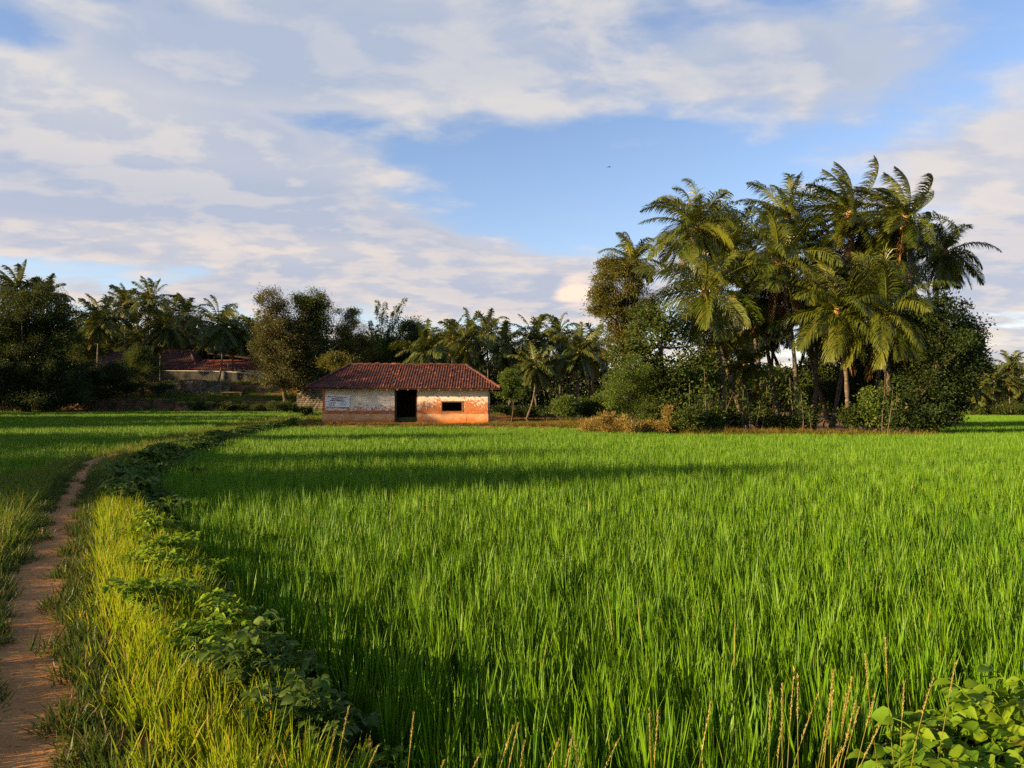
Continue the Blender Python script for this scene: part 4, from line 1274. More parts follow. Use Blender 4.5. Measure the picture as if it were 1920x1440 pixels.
def make_woodland():
    """the unbroken wood far behind, and trees beyond the left edge of the view whose shade falls on the fields"""
    rng = np.random.default_rng(21)
    mb = MB()
    NW = 5600
    x = rng.uniform(-140, 128, NW)
    y = 141 + rng.random(NW) * 9
    hmax = np.interp(x, [-130, -70, -40, -10, 12, 24, 75, 90, 125], [17, 15, 13.5, 13.0, 11.5, 9.5, 8.5, 9.0, 9])
    top = hmax * (0.86 + 0.14 * np.sin(x * 0.35) * np.cos(x * 0.13 + 1))
    z = height(x, y) * 0.6 + rng.random(NW) ** 0.9 * top
    per = 64
    ci = np.repeat(np.arange(NW), per)
    P = np.stack([x, y, z], 1)[ci] + rng.normal(size=(NW * per, 3)) * np.array([1.0, 0.8, 0.7])
    V, Q, T = leaf_quads(rng, P, rng.normal(size=P.shape) + np.array([0, -0.3, -0.3]), 0.62, 0.55)
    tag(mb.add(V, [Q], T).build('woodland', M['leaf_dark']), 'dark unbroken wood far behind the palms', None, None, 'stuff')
    # shade trees out on the left
    g = 'trees beyond the left edge of the view'
    lab = 'broad leafy tree standing beyond the left edge of the view'
    first = None
    spots = [(-38, 4.0, 0.62, 1.44, 0), (-36.5, 2.4, 0.62, 1.06, 1), (-36.5, 7.4, 0.62, 1.06, 2), (-42, 11.2, 0.60, 1.42, 3), (-39, 14.5, 0.7, 0.86, 1.4), (-46, 24.9, 0.60, 1.50, 2.2),
             (-47, 18.5, 0.8, 1.05, 2.6), (-52, 12.5, 0.9, 1.1, 0.5), (-52, 28.5, 0.8, 1.12, 1.9), (-50, 47.2, 0.66, 1.75, 2.9), (-55, 41, 0.7, 1.05, 0.1), (-57, 55, 0.9, 1.25, 0.9),
             (-60, 63, 0.9, 1.3, 0.8), (-70, 81, 1.0, 1.4, 2.0), (-78, 92, 1.1, 1.4, 0.3), (-66, 47, 1.1, 1.25, 1.7), (-92, 107, 1.0, 2.25, 1.1), (-97, 115, 1.1, 2.35, 2.3), (-90, 99, 0.9, 1.9, 0.2), (-88, 74, 1.3, 1.4, 0.7), (-80, 60, 1.2, 1.4, 2.4)]
    for (x, y, s, sz, rz) in spots:
        if first is None:
            first = make_tree('shade_tree', lab, 'tree', [(960, 430, 360, 220), (780, 520, 250, 170), (1150, 520, 260, 170), (960, 560, 330, 150)], 20.0, 960, 90, 230, 60, 0.5, 'leaf_dark', 1.3, g, trunk_r=0.35, limbs=30, shell=0.2, ratio=0.6)
            o = first
        else:
            o = copy_tree(first)
        o.location = (x, y, float(height(x, y)) - 0.1)
        o.rotation_euler = (0, 0, rz)
        o.scale = (s, s, sz * math.tan(R(SUN_E)) / math.tan(R(15.5)))


make_woodland()


# ------------------------------------------------------------------ tiled roofs
def tile_slope(mb, eL, eR, rL, rR, rows, tw, amp, rng, sub=6, step=0.035, sag=0.0):
    """one roof slope from eave (eL..eR) to ridge (rL..rR), clay tiles as real relief"""
    eL, eR, rL, rR = [np.asarray(q, float) for q in (eL, eR, rL, rR)]
    ev = eR - eL
    W = np.linalg.norm(ev)
    ex = ev / W
    up = (rL - eL) - ex * np.dot(rL - eL, ex)
    S = np.linalg.norm(up)
    uy = up / S
    nm = np.cross(ex, uy)
    ul, ur = np.dot(rL - eL, ex), np.dot(rR - eL, ex)
    nt = int(W / tw)
    us = np.linspace(0, W, nt * sub + 1)
    jit = rng.normal(0, 1, (rows, nt + 1))
    tin = rng.random((rows, nt + 1))
    base = 0
    for r in range(rows):
        v0, v1 = r / rows, (r + 1.06) / rows
        ti = np.clip((us / W * nt).astype(int), 0, nt)
        prof = amp * (0.5 + 0.5 * np.cos(2 * PI * us / W * nt)) ** 1.5
        lines = []
        for v, lift in ((v0, -0.015), (v0, step), (v1, 0.004)):
            a, b = ul * min(v, 1), W + (ur - W) * min(v, 1)
            u = np.clip(us, a, b)
            hgt = prof + lift + jit[r][ti] * 0.011 - sag * np.sin(PI * us / W) * math.sin(PI * min(v, 1) * 0.5 + 0.4)
            p = eL + ex * u[:, None] + uy * (min(v, 1.0) * S) + nm * hgt[:, None]
            lines.append(p)
        n = len(us)
        V = np.concatenate(lines)
        i = np.arange(n - 1)
        keep = np.linalg.norm(lines[0][1:] - lines[0][:-1], axis=1) > 0.3 * W / n
        i = i[keep]
        Q = np.concatenate([np.stack([i, i + 1, n + i + 1, n + i], 1), np.stack([n + i, n + i + 1, 2 * n + i + 1, 2 * n + i], 1)])
        mb.add(V, [Q], np.tile(tin[r][ti], 3))


def ridge_tiles(mb, a, b, rng, size=0.33, r=0.11):
    a, b = np.asarray(a, float), np.asarray(b, float)
    n = max(2, int(np.linalg.norm(b - a) / size))
    for i in range(n):
        p, q = a + (b - a) * i / n, a + (b - a) * (i + 1.08) / n
        dz = np.array([0, 0, rng.normal(0, 0.024)])
        mb.tube([p + dz - (0, 0, 0.02), q + dz + (0, 0, 0.015)], [r * 1.08, r * 0.9], 8, rng.random())


def make_hut():
    rng = np.random.default_rng(3)
    y0, y1 = 59.0, 64.9
    x0, x1 = -14.55, -1.86
    g0 = float(height(-8, 59.3)) - 0.05
    zb, zp, zt = g0 - 0.1, 1.34, 3.45
    dx0, dx1 = -9.02, -7.27
    wx0, wx1, wz0, wz1 = -5.47, -3.77, 1.50, 2.34
    root = empty('hut', (-8.2, 62, g0), 'small old hut with peeling red and white walls and a hipped clay tile roof', 'hut')
    loc = (-8.2, 62, g0)
    T = 0.32
    # upper walls in panels butted end to end
    w = MB()
    w.box((x0, y0, zp), (dx0, y0 + T, zt))
    w.box((dx1, y0, zp), (wx0, y0 + T, zt))
    w.box((wx0, y0, zp), (wx1, y0 + T, wz0))
    w.box((wx0, y0, wz1), (wx1, y0 + T, zt))
    w.box((wx1, y0, zp), (x1, y0 + T, zt))
    w.box((x0, y0 + T, zp), (x0 + T, y1 - T, zt))
    w.box((x1 - T, y0 + T, zp), (x1, y1 - T, zt))
    w.box((x0, y1 - T, zp), (x1, y1, zt))
    w.build('wall', M['hut_wall'], root, loc=loc)
    p = MB()
    e = 0.035
    p.box((x0 - e, y0 - e, zb), (dx0 + 0.0, y0 + T, zp - 0.002))
    p.box((dx1 - 0.0, y0 - e, zb), (x1 + e, y0 + T, zp - 0.002))
    p.box((x0 - e, y0 + T, zb), (x0 + T, y1 + e, zp - 0.002))
    p.box((x1 - T, y0 + T, zb), (x1 + e, y1 + e, zp - 0.002))
    p.box((x0 + T, y1 - T, zb), (x1 - T, y1 + e, zp - 0.002))
    p.build('plinth', M['plinth'], root, loc=loc)
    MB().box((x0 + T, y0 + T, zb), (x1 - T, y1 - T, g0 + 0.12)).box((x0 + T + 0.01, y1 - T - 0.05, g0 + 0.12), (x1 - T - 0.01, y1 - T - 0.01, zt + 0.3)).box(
        (dx0 - 1.6, y0 + T + 0.02, g0 + 0.12), (dx0 - 1.5, y1 - T - 0.05, zt + 0.3)).build('floor', M['inner_shade'], root, loc=loc)  # floor plus back and side panels, room shade put into their colour
    MB().box((dx0 + 0.02, y0 + 0.75, g0 + 0.12), (dx1 - 0.02, y0 + 1.0, g0 + 0.50)).build('threshold', M['mossy'], root, loc=loc)
    MB().box((dx0 - 0.1, y0 - 0.55, zb), (dx1 + 0.1, y0 - e, g0 + 0.12)).build('doorstep', M['plinth'], root, loc=loc)
    # door frame: dark posts and lintel set inside the opening
    d = MB()
    d.box((dx0, y0 + 0.06, g0), (dx0 + 0.13, y0 + 0.26, zt - 0.002))
    d.box((dx1 - 0.10, y0 + 0.06, g0), (dx1, y0 + 0.26, zt - 0.002))
    d.box((dx0 + 0.13, y0 + 0.06, zt - 0.16), (dx1 - 0.10, y0 + 0.26, zt - 0.002))
    d.build('door_frame', M['wood_dark'], root, loc=loc)
    f = MB()
    t = 0.09
    f.box((wx0, y0 - 0.025, wz0), (wx0 + t, y0 + 0.15, wz1))
    f.box((wx1 - t, y0 - 0.025, wz0), (wx1, y0 + 0.15, wz1))
    f.box((wx0 + t, y0 - 0.025, wz1 - t), (wx1 - t, y0 + 0.15, wz1))
    f.box((wx0 + t, y0 - 0.025, wz0), (wx1 - t, y0 + 0.15, wz0 + t * 0.7))
    f.build('window_frame', M['wood'], root, loc=loc)
    MB().box((wx0 - 0.06, y0 - e - 0.008, zb + 0.25), (wx1 + 0.28, y0 - e + 0.001, zp - 0.004)).build('plaster_patch', M['plinth'], root, loc=loc)
    ch = MB()
    for cx in (-13.2, -11.2, -9.6, -6.4, -4.0, -2.4):
        ch.box((cx, y0 - e - 0.012, zp - 0.10), (cx + 0.28 * rng.uniform(0.7, 1.3), y0 - e, zp - 0.06))
    ch.build('plaster_chips', M['bone'], root, loc=loc)
    # roof
    ez, rz = 3.34, 5.28
    fy, by = 58.2, 65.7
    eL, eR = (-15.58, fy, ez), (-0.88, fy, ez - 0.06)
    bL, bR = (-15.58, by, ez), (-0.88, by, ez - 0.06)
    rL, rR = (-13.05, 61.95, rz), (-3.72, 61.95, rz - 0.07)
    r = MB()
    tile_slope(r, eL, eR, rL, rR, 17, 0.205, 0.045, rng, 6, 0.04, 0.05)
    tile_slope(r, bR, bL, rR, rL, 17, 0.205, 0.045, rng, 3, 0.04)
    tile_slope(r, eR, bR, rR, rR, 17, 0.205, 0.045, rng, 5, 0.04)
    tile_slope(r, bL, eL, rL, rL, 17, 0.205, 0.045, rng, 5, 0.04)
    ro = r.build('roof', M['hut_tile'], root, loc=loc)
    rt = MB()
    for a, b in ((rL, rR), (eL, rL), (eR, rR), (bL, rL), (bR, rR)):
        a2, b2 = np.array(a) + (0, 0, 0.05), np.array(b) + (0, 0, 0.05)
        ridge_tiles(rt, a2, b2, rng)
    rt.build('ridge', M['hut_tile'], ro, loc=loc)
    u = MB()
    dz = np.array([0, 0, -0.09])
    q = [np.array(v, float) + dz for v in (eL, eR, bR, bL, rL, rR)]
    u.add(np.array(q), [[(0, 1, 5, 4), (2, 3, 4, 5)], [(1, 2, 5), (3, 0, 4)]])
    u.build('roof_boards', M['wood_dark'], ro, loc=loc)
    for i in range(18):                      # rafter tails under the front eave
        x = -15.1 + i * 0.80
        if -15 < x < -1.0:
            MB().add(*rafter(x, fy + 0.03, ez - 0.20, y0 + 0.1, ez + 0.22)).build('rafter', M['wood'], ro, loc=loc)
    # printed sheet hung on the wall
    by_ = y0 - 0.03
    c = [at(610.5, 739.5, by_), at(656.5, 741.5, by_), at(656, 765.5, by_), at(609.5, 764.5, by_)]
    bn = empty('notice_banner', c[3], 'white printed notice banner hung on the hut wall', 'banner')
    tl, tr, br, bl = c
    n = 12
    V = []
    for side in (0, 1):
        for i in range(n + 1):
            for j in range(7):
                a, b = i / n, j / 6
                p = (tl * (1 - a) + tr * a) * (1 - b) + (bl * (1 - a) + br * a) * b
                p[1] += -0.02 - 0.012 * math.sin(a * 9 + b * 3) + 0.006 * side
                V.append(p)
    Q = []
    for s in (0, 1):
        o = s * (n + 1) * 7
        for i in range(n):
            for j in range(6):
                f4 = (o + i * 7 + j, o + i * 7 + j + 1, o + (i + 1) * 7 + j + 1, o + (i + 1) * 7 + j)
                Q.append(f4 if s else f4[::-1])
    sheet = MB().add(np.array(V), [np.array(Q)]).build('sheet', M['banner'], bn, True, loc=c[3])

    def pt(a, b):
        return (tl * (1 - a) + tr * a) * (1 - b) + (bl * (1 - a) + br * a) * b + np.array([0, -0.042, 0])

    def line(mb, a0, a1, b, h, gap=0.02, wmin=0.012, wmax=0.035):
        a = a0
        while a < a1:
            w_ = min(rng.uniform(wmin, wmax), a1 - a)
            hh = h * rng.uniform(0.75, 1.15)
            P = np.array([pt(a, b - hh / 2), pt(a + w_, b - hh / 2), pt(a + w_, b + hh / 2), pt(a, b + hh / 2)])
            mb.add(np.concatenate([P, P + (0, 0.006, 0)]), [[(0, 3, 2, 1), (4, 5, 6, 7), (0, 1, 5, 4), (1, 2, 6, 5), (2, 3, 7, 6), (3, 0, 4, 7)]])
            a += w_ + gap * rng.uniform(0.3, 1)
    ink = MB()
    line(ink, 0.08, 0.90, 0.16, 0.05, 0.010, 0.02, 0.05)
    line(ink, 0.20, 0.78, 0.44, 0.06, 0.006, 0.02, 0.05)
    for (a0, a1, b) in ((0.05, 0.20, 0.53), (0.20, 0.42, 0.58), (0.62, 0.78, 0.57), (0.14, 0.40, 0.67), (0.56, 0.88, 0.68), (0.14, 0.42, 0.76), (0.62, 0.82, 0.74), (0.16, 0.40, 0.83)):
        line(ink, a0, a1, b, 0.025, 0.012, 0.01, 0.025)
    line(ink, 0.04, 0.97, 0.94, 0.05, 0.0, 0.06, 0.12)
    ink.build('lettering', M['ink'], bn, loc=c[3])
    red = MB()
    line(red, 0.26, 0.74, 0.30, 0.085, 0.012, 0.015, 0.035)
    red.build('red_lettering', M['ink_red'], bn, loc=c[3])


def rafter(x, ya, za, yb, zb_):
    w, h = 0.05, 0.10
    V = []
    for (y, z) in ((ya, za), (yb, zb_)):
        V += [(x - w, y, z), (x + w, y, z), (x + w, y, z + h), (x - w, y, z + h)]
    return np.array(V), [[(0, 1, 2, 3), (7, 6, 5, 4), (0, 4, 5, 1), (1, 5, 6, 2), (2, 6, 7, 3), (3, 7, 4, 0)]]


make_hut()


def house(name, label, xs, ys, zg, ze, zr, inset, wallm, tilem, over=0.7, rows=12, win=None, rng=None, hipped=True):
    """a low house: walls, hipped or gabled tile roof, windows"""
    rng = rng or np.random.default_rng(8)
    (x0, x1), (y0, y1) = xs, ys
    loc = ((x0 + x1) / 2, (y0 + y1) / 2, zg)
    root = empty(name, loc, label, 'house')
    MB().box((x0, y0, zg - 0.3), (x1, y1, ze + 0.1)).build('wall', M[wallm], root, loc=loc)
    eL, eR, bL, bR = (x0 - over, y0 - over, ze), (x1 + over, y0 - over, ze), (x0 - over, y1 + over, ze), (x1 + over, y1 + over, ze)
    ym = (y0 + y1) / 2
    rL, rR = (x0 - over + inset, ym, zr), (x1 + over - inset, ym, zr)
    r = MB()
    tile_slope(r, eL, eR, rL, rR, rows, 0.3, 0.05, rng, 4, 0.05)
    tile_slope(r, bR, bL, rR, rL, rows, 0.3, 0.05, rng, 2, 0.05)
    tile_slope(r, eR, bR, rR, rR, rows, 0.3, 0.05, rng, 3, 0.05)
    tile_slope(r, bL, eL, rL, rL, rows, 0.3, 0.05, rng, 3, 0.05)
    ro = r.build('roof', M[tilem], root, loc=loc)
    rt = MB()
    for a, b in ((rL, rR), (eL, rL), (eR, rR), (bL, rL), (bR, rR)):
        ridge_tiles(rt, np.array(a) + (0, 0, 0.05), np.array(b) + (0, 0, 0.05), rng, 0.45, 0.15)
    rt.build('ridge', M[tilem], ro, loc=loc)
    for (a, b, c, d) in (win or []):
        f = MB().box((a, y0 - 0.04, c), (b, y0, d)).build('window', M['glass_dark'], root, loc=loc)
        fr = MB()
        fr.box((a - 0.08, y0 - 0.06, c - 0.08), (a, y0, d + 0.08)).box((b, y0 - 0.06, c - 0.08), (b + 0.08, y0, d + 0.08))
        fr.box((a, y0 - 0.06, d), (b, y0, d + 0.08)).box((a, y0 - 0.06, c - 0.08), (b, y0, c))
        fr.build('frame', M['wood'], f, loc=loc)
    return root


def make_village():
    rng = np.random.default_rng(31)

    def X(px, Y):
        return (px - 960) / F * Y

    def Z(py, Y):
        return EYE + (HY - py) / F * Y
    Y = 123
    house('house', 'old house with a steep dark hipped tile roof behind the stained wall', (X(268, Y), X(366, Y)), (Y, Y + 7), 5.2, Z(692, Y), Z(657, Y + 3), 3.0, 'stained_wall', 'house_tile', 0.6, 12, rng=rng,
          win=[(X(300, Y), X(306, Y), 6.0, 7.0)])
    Y = 119.5
    house('house', 'long low house with a red tile roof and cream wall', (X(362, Y), X(484, Y)), (Y, Y + 4.5), 5.2, Z(692, Y), Z(676.5, Y + 2), 1.6, 'cream', 'house_tile_red', 0.55, 7, rng=rng,
          win=[(X(452, Y), X(458, Y), 6.2, 7.3), (X(412, Y), X(418, Y), 6.2, 7.3)])
    Y = 126
    house('house', 'tiled house half hidden by the wide dark shrub', (X(172, Y), X(246, Y)), (Y, Y + 7), 5.2, Z(684, Y), Z(661, Y + 3), 2.2, 'brown_wall', 'house_tile', 0.5, 10, rng=rng)
    Y = 150
    root = empty('building', (X(371, Y), Y + 2, 5.3), 'pale yellow sunlit building glimpsed between the village palm trunks', 'house')
    lo = (X(371, Y), Y + 2, 5.3)
    MB().box((X(361, Y), Y, 4.8), (X(381, Y), Y + 4, Z(641, Y))).build('wall', M['yellow_wall'], root, loc=lo)
    MB().box((X(360, Y), Y - 0.2, Z(641, Y)), (X(382, Y), Y + 4.2, Z(639.5, Y))).build('roof', M['grey_sheet'], root, loc=lo)
    MB().box((X(366, Y), Y - 0.05, Z(651, Y)), (X(369, Y), Y, Z(645, Y))).build('window', M['glass_dark'], root, loc=lo)
    # shed with a grey sheet roof on posts between the houses
    Y = 121.5
    lo = (X(415, Y), Y, 5.2)
    sh = empty('shed', lo, 'open shed with a thin grey sheet roof behind the long red roof', 'shed')
    zr = Z(669, Y + 5)
    MB().add(np.array([(X(366, Y), Y + 4.6, zr + 0.5), (X(462, Y), Y + 4.6, zr - 0.5), (X(458, Y), Y + 7, zr - 0.2), (X(368, Y), Y + 7, zr + 0.8)] * 2)
             + np.array([[0, 0, 0]] * 4 + [[0, 0, 0.08]] * 4), [[(0, 3, 2, 1), (4, 5, 6, 7), (0, 1, 5, 4), (1, 2, 6, 5), (2, 3, 7, 6), (3, 0, 4, 7)]]).build('roof', M['wood_dark'], sh, loc=lo)
    for px in (372, 400, 430, 456):
        MB().tube([(X(px, Y + 5), Y + 5.2, 5.0), (X(px, Y + 5), Y + 5.2, zr + 0.4 - (px - 372) / 100)], 0.05, 6).build('post', M['wood_dark'], sh, loc=lo)
    # compound wall with a white coping
    Yw = 117.4
    pts = [(282, 694, 117.0), (330, 694.5, 117.2), (385, 695, 117.4), (430, 696.5, 117.5), (462, 699, 117.6), (484, 701, 117.7)]
    lo = (X(380, Yw), Yw, 5.2)
    cw = empty('compound_wall', lo, 'black stained garden wall with a white coping before the houses', 'wall')
    wb, cb = MB(), MB()
    for (a, ya, Ya), (b, yb, Yb) in zip(pts[:-1], pts[1:]):
        P, Q = np.array([X(a, Ya), Ya]), np.array([X(b, Yb), Yb])
        za, zb2 = Z(ya, Ya), Z(yb, Yb)
        for mb_, zlo_a, zlo_b, zha, zhb, th in ((wb, 4.2, 4.2, za - 0.1, zb2 - 0.1, 0.22), (cb, za - 0.098, zb2 - 0.098, za, zb2, 0.32)):
            V = [(P[0], P[1] - th / 2, zlo_a), (Q[0], Q[1] - th / 2, zlo_b), (Q[0], Q[1] + th / 2, zlo_b), (P[0], P[1] + th / 2, zlo_a),
                 (P[0], P[1] - th / 2, zha), (Q[0], Q[1] - th / 2, zhb), (Q[0], Q[1] + th / 2, zhb), (P[0], P[1] + th / 2, zha)]
            mb_.add(np.array(V), [[(0, 1, 5, 4), (4, 5, 6, 7), (2, 3, 7, 6)]])
    wb.build('wall', M['stained_wall'], cw, loc=lo)
    cb.build('coping', M['white_wash'], cw, loc=lo)
    i0 = None
    for px in (379, 400, 420, 427, 440, 446):
        Yp = 117.45
        o = MB().tube([(X(px, Yp), Yp, Z(698, Yp)), (X(px, Yp), Yp, Z(677, Yp))], 0.045, 6).build('fence_post', M['dark_metal'], loc=(X(px, Yp), Yp, Z(698, Yp))) if i0 is None else i0.copy()
        if i0 is None:
            i0 = o
            tag(o, 'thin dark post standing on the white coped garden wall', 'post', 'posts on the garden wall')
        else:
            COL.objects.link(o)
            o.location = (X(px, Yp), Yp, Z(698, Yp))
    o = MB().box((X(483, 117.8), 117.6, 4.5), (X(488.5, 117.8), 118.05, Z(698, 117.8))).box((X(482.4, 117.8), 117.55, Z(698, 117.8)), (X(489, 117.8), 118.1, Z(697, 117.8))).build('gate_post', M['white_wash'], loc=(X(485, 117.8), 117.8, 5.2))
    tag(o, 'white post where the stained wall meets the brown wall', 'post')
    o = MB().box((X(489, 118), 118, 4.5), (X(540, 118), 118.2, Z(701, 118))).box((X(489, 118), 117.95, Z(701, 118)), (X(540, 118), 118.25, Z(700, 118))).build('boundary_wall', M['brown_wall'], loc=(X(515, 118), 118.1, 5.2))
    tag(o, 'low brown wall running from the white post towards the big trees', 'wall')
    for px, w, top, mt, lb in ((550, 3, 690, 'cream', 'sunlit orange gate pillar under the brownish tree'), (588.5, 4, 701, 'white_wash', 'white gate pillar just left of the hut roof')):
        Yp = 116
        o = MB().box((X(px - w, Yp), Yp, 4.4), (X(px + w, Yp), Yp + 0.5, Z(top, Yp))).box((X(px - w - 0.8, Yp), Yp - 0.06, Z(top, Yp)), (X(px + w + 0.8, Yp), Yp + 0.56, Z(top - 1.2, Yp))).build('gate_pillar', M[mt], loc=(X(px, Yp), Yp, 5))
        tag(o, lb, 'pillar')
    a = np.linspace(0, PI, 14)
    Yp = 116.5
    P = np.stack([X(519, Yp) + 0.95 * np.cos(a), np.full(14, Yp), Z(709, Yp) + 1.1 * np.sin(a) ** 0.8], 1)
    o = MB().tube(P, 0.05, 6).build('pipe_arch', M['grey_sheet'], loc=P[0])
    tag(o, 'thin grey pipe arch on the brown wall', 'arch')

    # retaining walls of the terraces: rough tops and faces
    def retaining(name, label, mat, x0, x1, yy, zb, zt, seed, rough=0.10):
        rg = np.random.default_rng(seed)
        n, k = int((x1 - x0) / 0.3), 10
        xs = np.linspace(x0, x1, n)
        tops = zt + 0.18 * np.sin(xs * 0.9) + rg.normal(0, 0.07, n)
        V, Q = [], []
        for j in range(k + 1):
            z = zb + (tops - zb) * j / k
            V.append(np.stack([xs, yy + 0.25 * j / k + rg.normal(0, rough * 0.4, n) + 0.25 * np.sin(xs * 0.35), z], 1))
        V.append(np.stack([xs, np.full(n, yy + 1.1), tops - 0.05], 1))
        V = np.concatenate(V)
        i, j = np.meshgrid(np.arange(k + 1), np.arange(n - 1), indexing='ij')
        Q = np.stack([i * n + j, i * n + j + 1, (i + 1) * n + j + 1, (i + 1) * n + j], -1).reshape(-1, 4)
        lo = ((x0 + x1) / 2, yy, zb)
        return tag(MB().add(V, [Q]).build(name, M[mat], loc=lo), label, 'wall')
    retaining('laterite_wall', 'long low laterite wall at the back of the left field', 'laterite', X(95, 105.2), X(325, 105.2), 105.1, 0.6, Z(749, 105.2), 1)
    retaining('retaining_wall', 'rubble retaining wall beneath the stained garden wall', 'rubble', X(298, 113.4), X(432, 113.4), 113.2, 2.6, Z(713, 113.4), 2)
    retaining('retaining_wall', 'broken stone bank wall close to the hut\'s left side', 'rubble', X(555, 104), X(640, 104), 104.0, 0.7, Z(722, 104), 3)
    # culvert mouth in the bank
    Yc = 112.4
    lo = (X(433, Yc), Yc, Z(750, Yc))
    cu = empty('culvert', lo, 'dark square culvert mouth in the bank under the stained wall', 'culvert')
    q = MB()
    q.box((X(414, Yc), Yc, Z(752, Yc)), (X(417.5, Yc), Yc + 1.6, Z(737, Yc))).box((X(449, Yc), Yc, Z(752, Yc)), (X(452, Yc), Yc + 1.6, Z(737, Yc))).box((X(413, Yc), Yc - 0.1, Z(737, Yc)), (X(453, Yc), Yc + 1.6, Z(734, Yc)))
    q.build('surround', M['rubble'], cu, loc=lo)
    MB().box((X(417.6, Yc), Yc + 0.5, Z(752, Yc)), (X(448.9, Yc), Yc + 1.5, Z(737.1, Yc))).build('mouth_shade', M['inner_shade'], cu, loc=lo)  # solid dark box, coloured as the shade within the mouth


make_village()


# ------------------------------------------------------------------ bean plants and weeds near the camera
def heart_leaf(rng, P, axis, nrm, L, W):
    """one folded ovate leaf of seven points"""
    axis = axis / np.linalg.norm(axis)
    side = np.cross(axis, nrm)
    side /= np.linalg.norm(side) + 1e-9
    up = np.cross(side, axis)
    c = rng.uniform(0.05, 0.22)
    d = rng.uniform(0.10, 0.35)
    pts = [(0, 0, 0), (0.18, -0.42, c * .7), (0.45, -0.5, c), (0.78, -0.26, c * 0.5 - d * 0.3), (1, 0, -d), (0.78, 0.26, c * 0.5 - d * 0.3), (0.45, 0.5, c), (0.18, 0.42, c * .7), (0.45, 0, -0.02), (0.75, 0, -d * 0.4)]
    V = [P + axis * a * L + side * b * W + up * h * W for a, b, h in pts]
    Fq = [(0, 1, 2, 8), (8, 2, 3, 9), (0, 8, 6, 7), (8, 9, 5, 6)]
    Ft = [(9, 3, 4), (9, 4, 5)]
    return np.array(V), [np.array(Fq), np.array(Ft)]


def bean_mesh(rng, n_stem, per, reach, hgt, size, mb, st):
    for s in range(n_stem):
        a = rng.uniform(0, 6.28)
        rr = reach * rng.uniform(0.35, 1.0)
        hh = hgt * rng.uniform(0.6, 1.1)
        ts = np.linspace(0, 1, 7)[:, None]
        e = np.array([math.cos(a) * rr, math.sin(a) * rr, hh * rng.uniform(0.55, 0.95)])
        m = np.array([e[0] * 0.35, e[1] * 0.35, hh * 1.05])
        P = 2 * ts * (1 - ts) * m + ts ** 2 * e
        st.tube(P, np.linspace(0.006, 0.002, 7), 4, 0.3)
        for q in range(per):
            f = rng.uniform(0.3, 1.0)
            c = np.array([np.interp(f, ts[:, 0], P[:, k]) for k in range(3)])
            b = rng.uniform(0, 6.28)
            tip = c + np.array([math.cos(b) * 0.07, math.sin(b) * 0.07, 0.05 * rng.random()]) * rng.uniform(0.5, 1.4)
            st.tube([c, (c + tip) / 2 + (0, 0, 0.01), tip], [0.003, 0.0025, 0.002], 3, 0.4, cap=False)
            for k in (-1, 0, 1):                       # three leaflets
                bb = b + k * 1.25
                ax = np.array([math.cos(bb), math.sin(bb), rng.uniform(-0.55, 0.15)])
                nr = np.array([rng.normal(-0.15, 0.6), rng.normal(-0.1, 0.6), 1.0])
                L = size * rng.uniform(0.6, 1.2)
                V, Fs = heart_leaf(rng, tip, ax, nr, L, L * rng.uniform(0.6, 0.8))
                mb.add(V, Fs, rng.random())


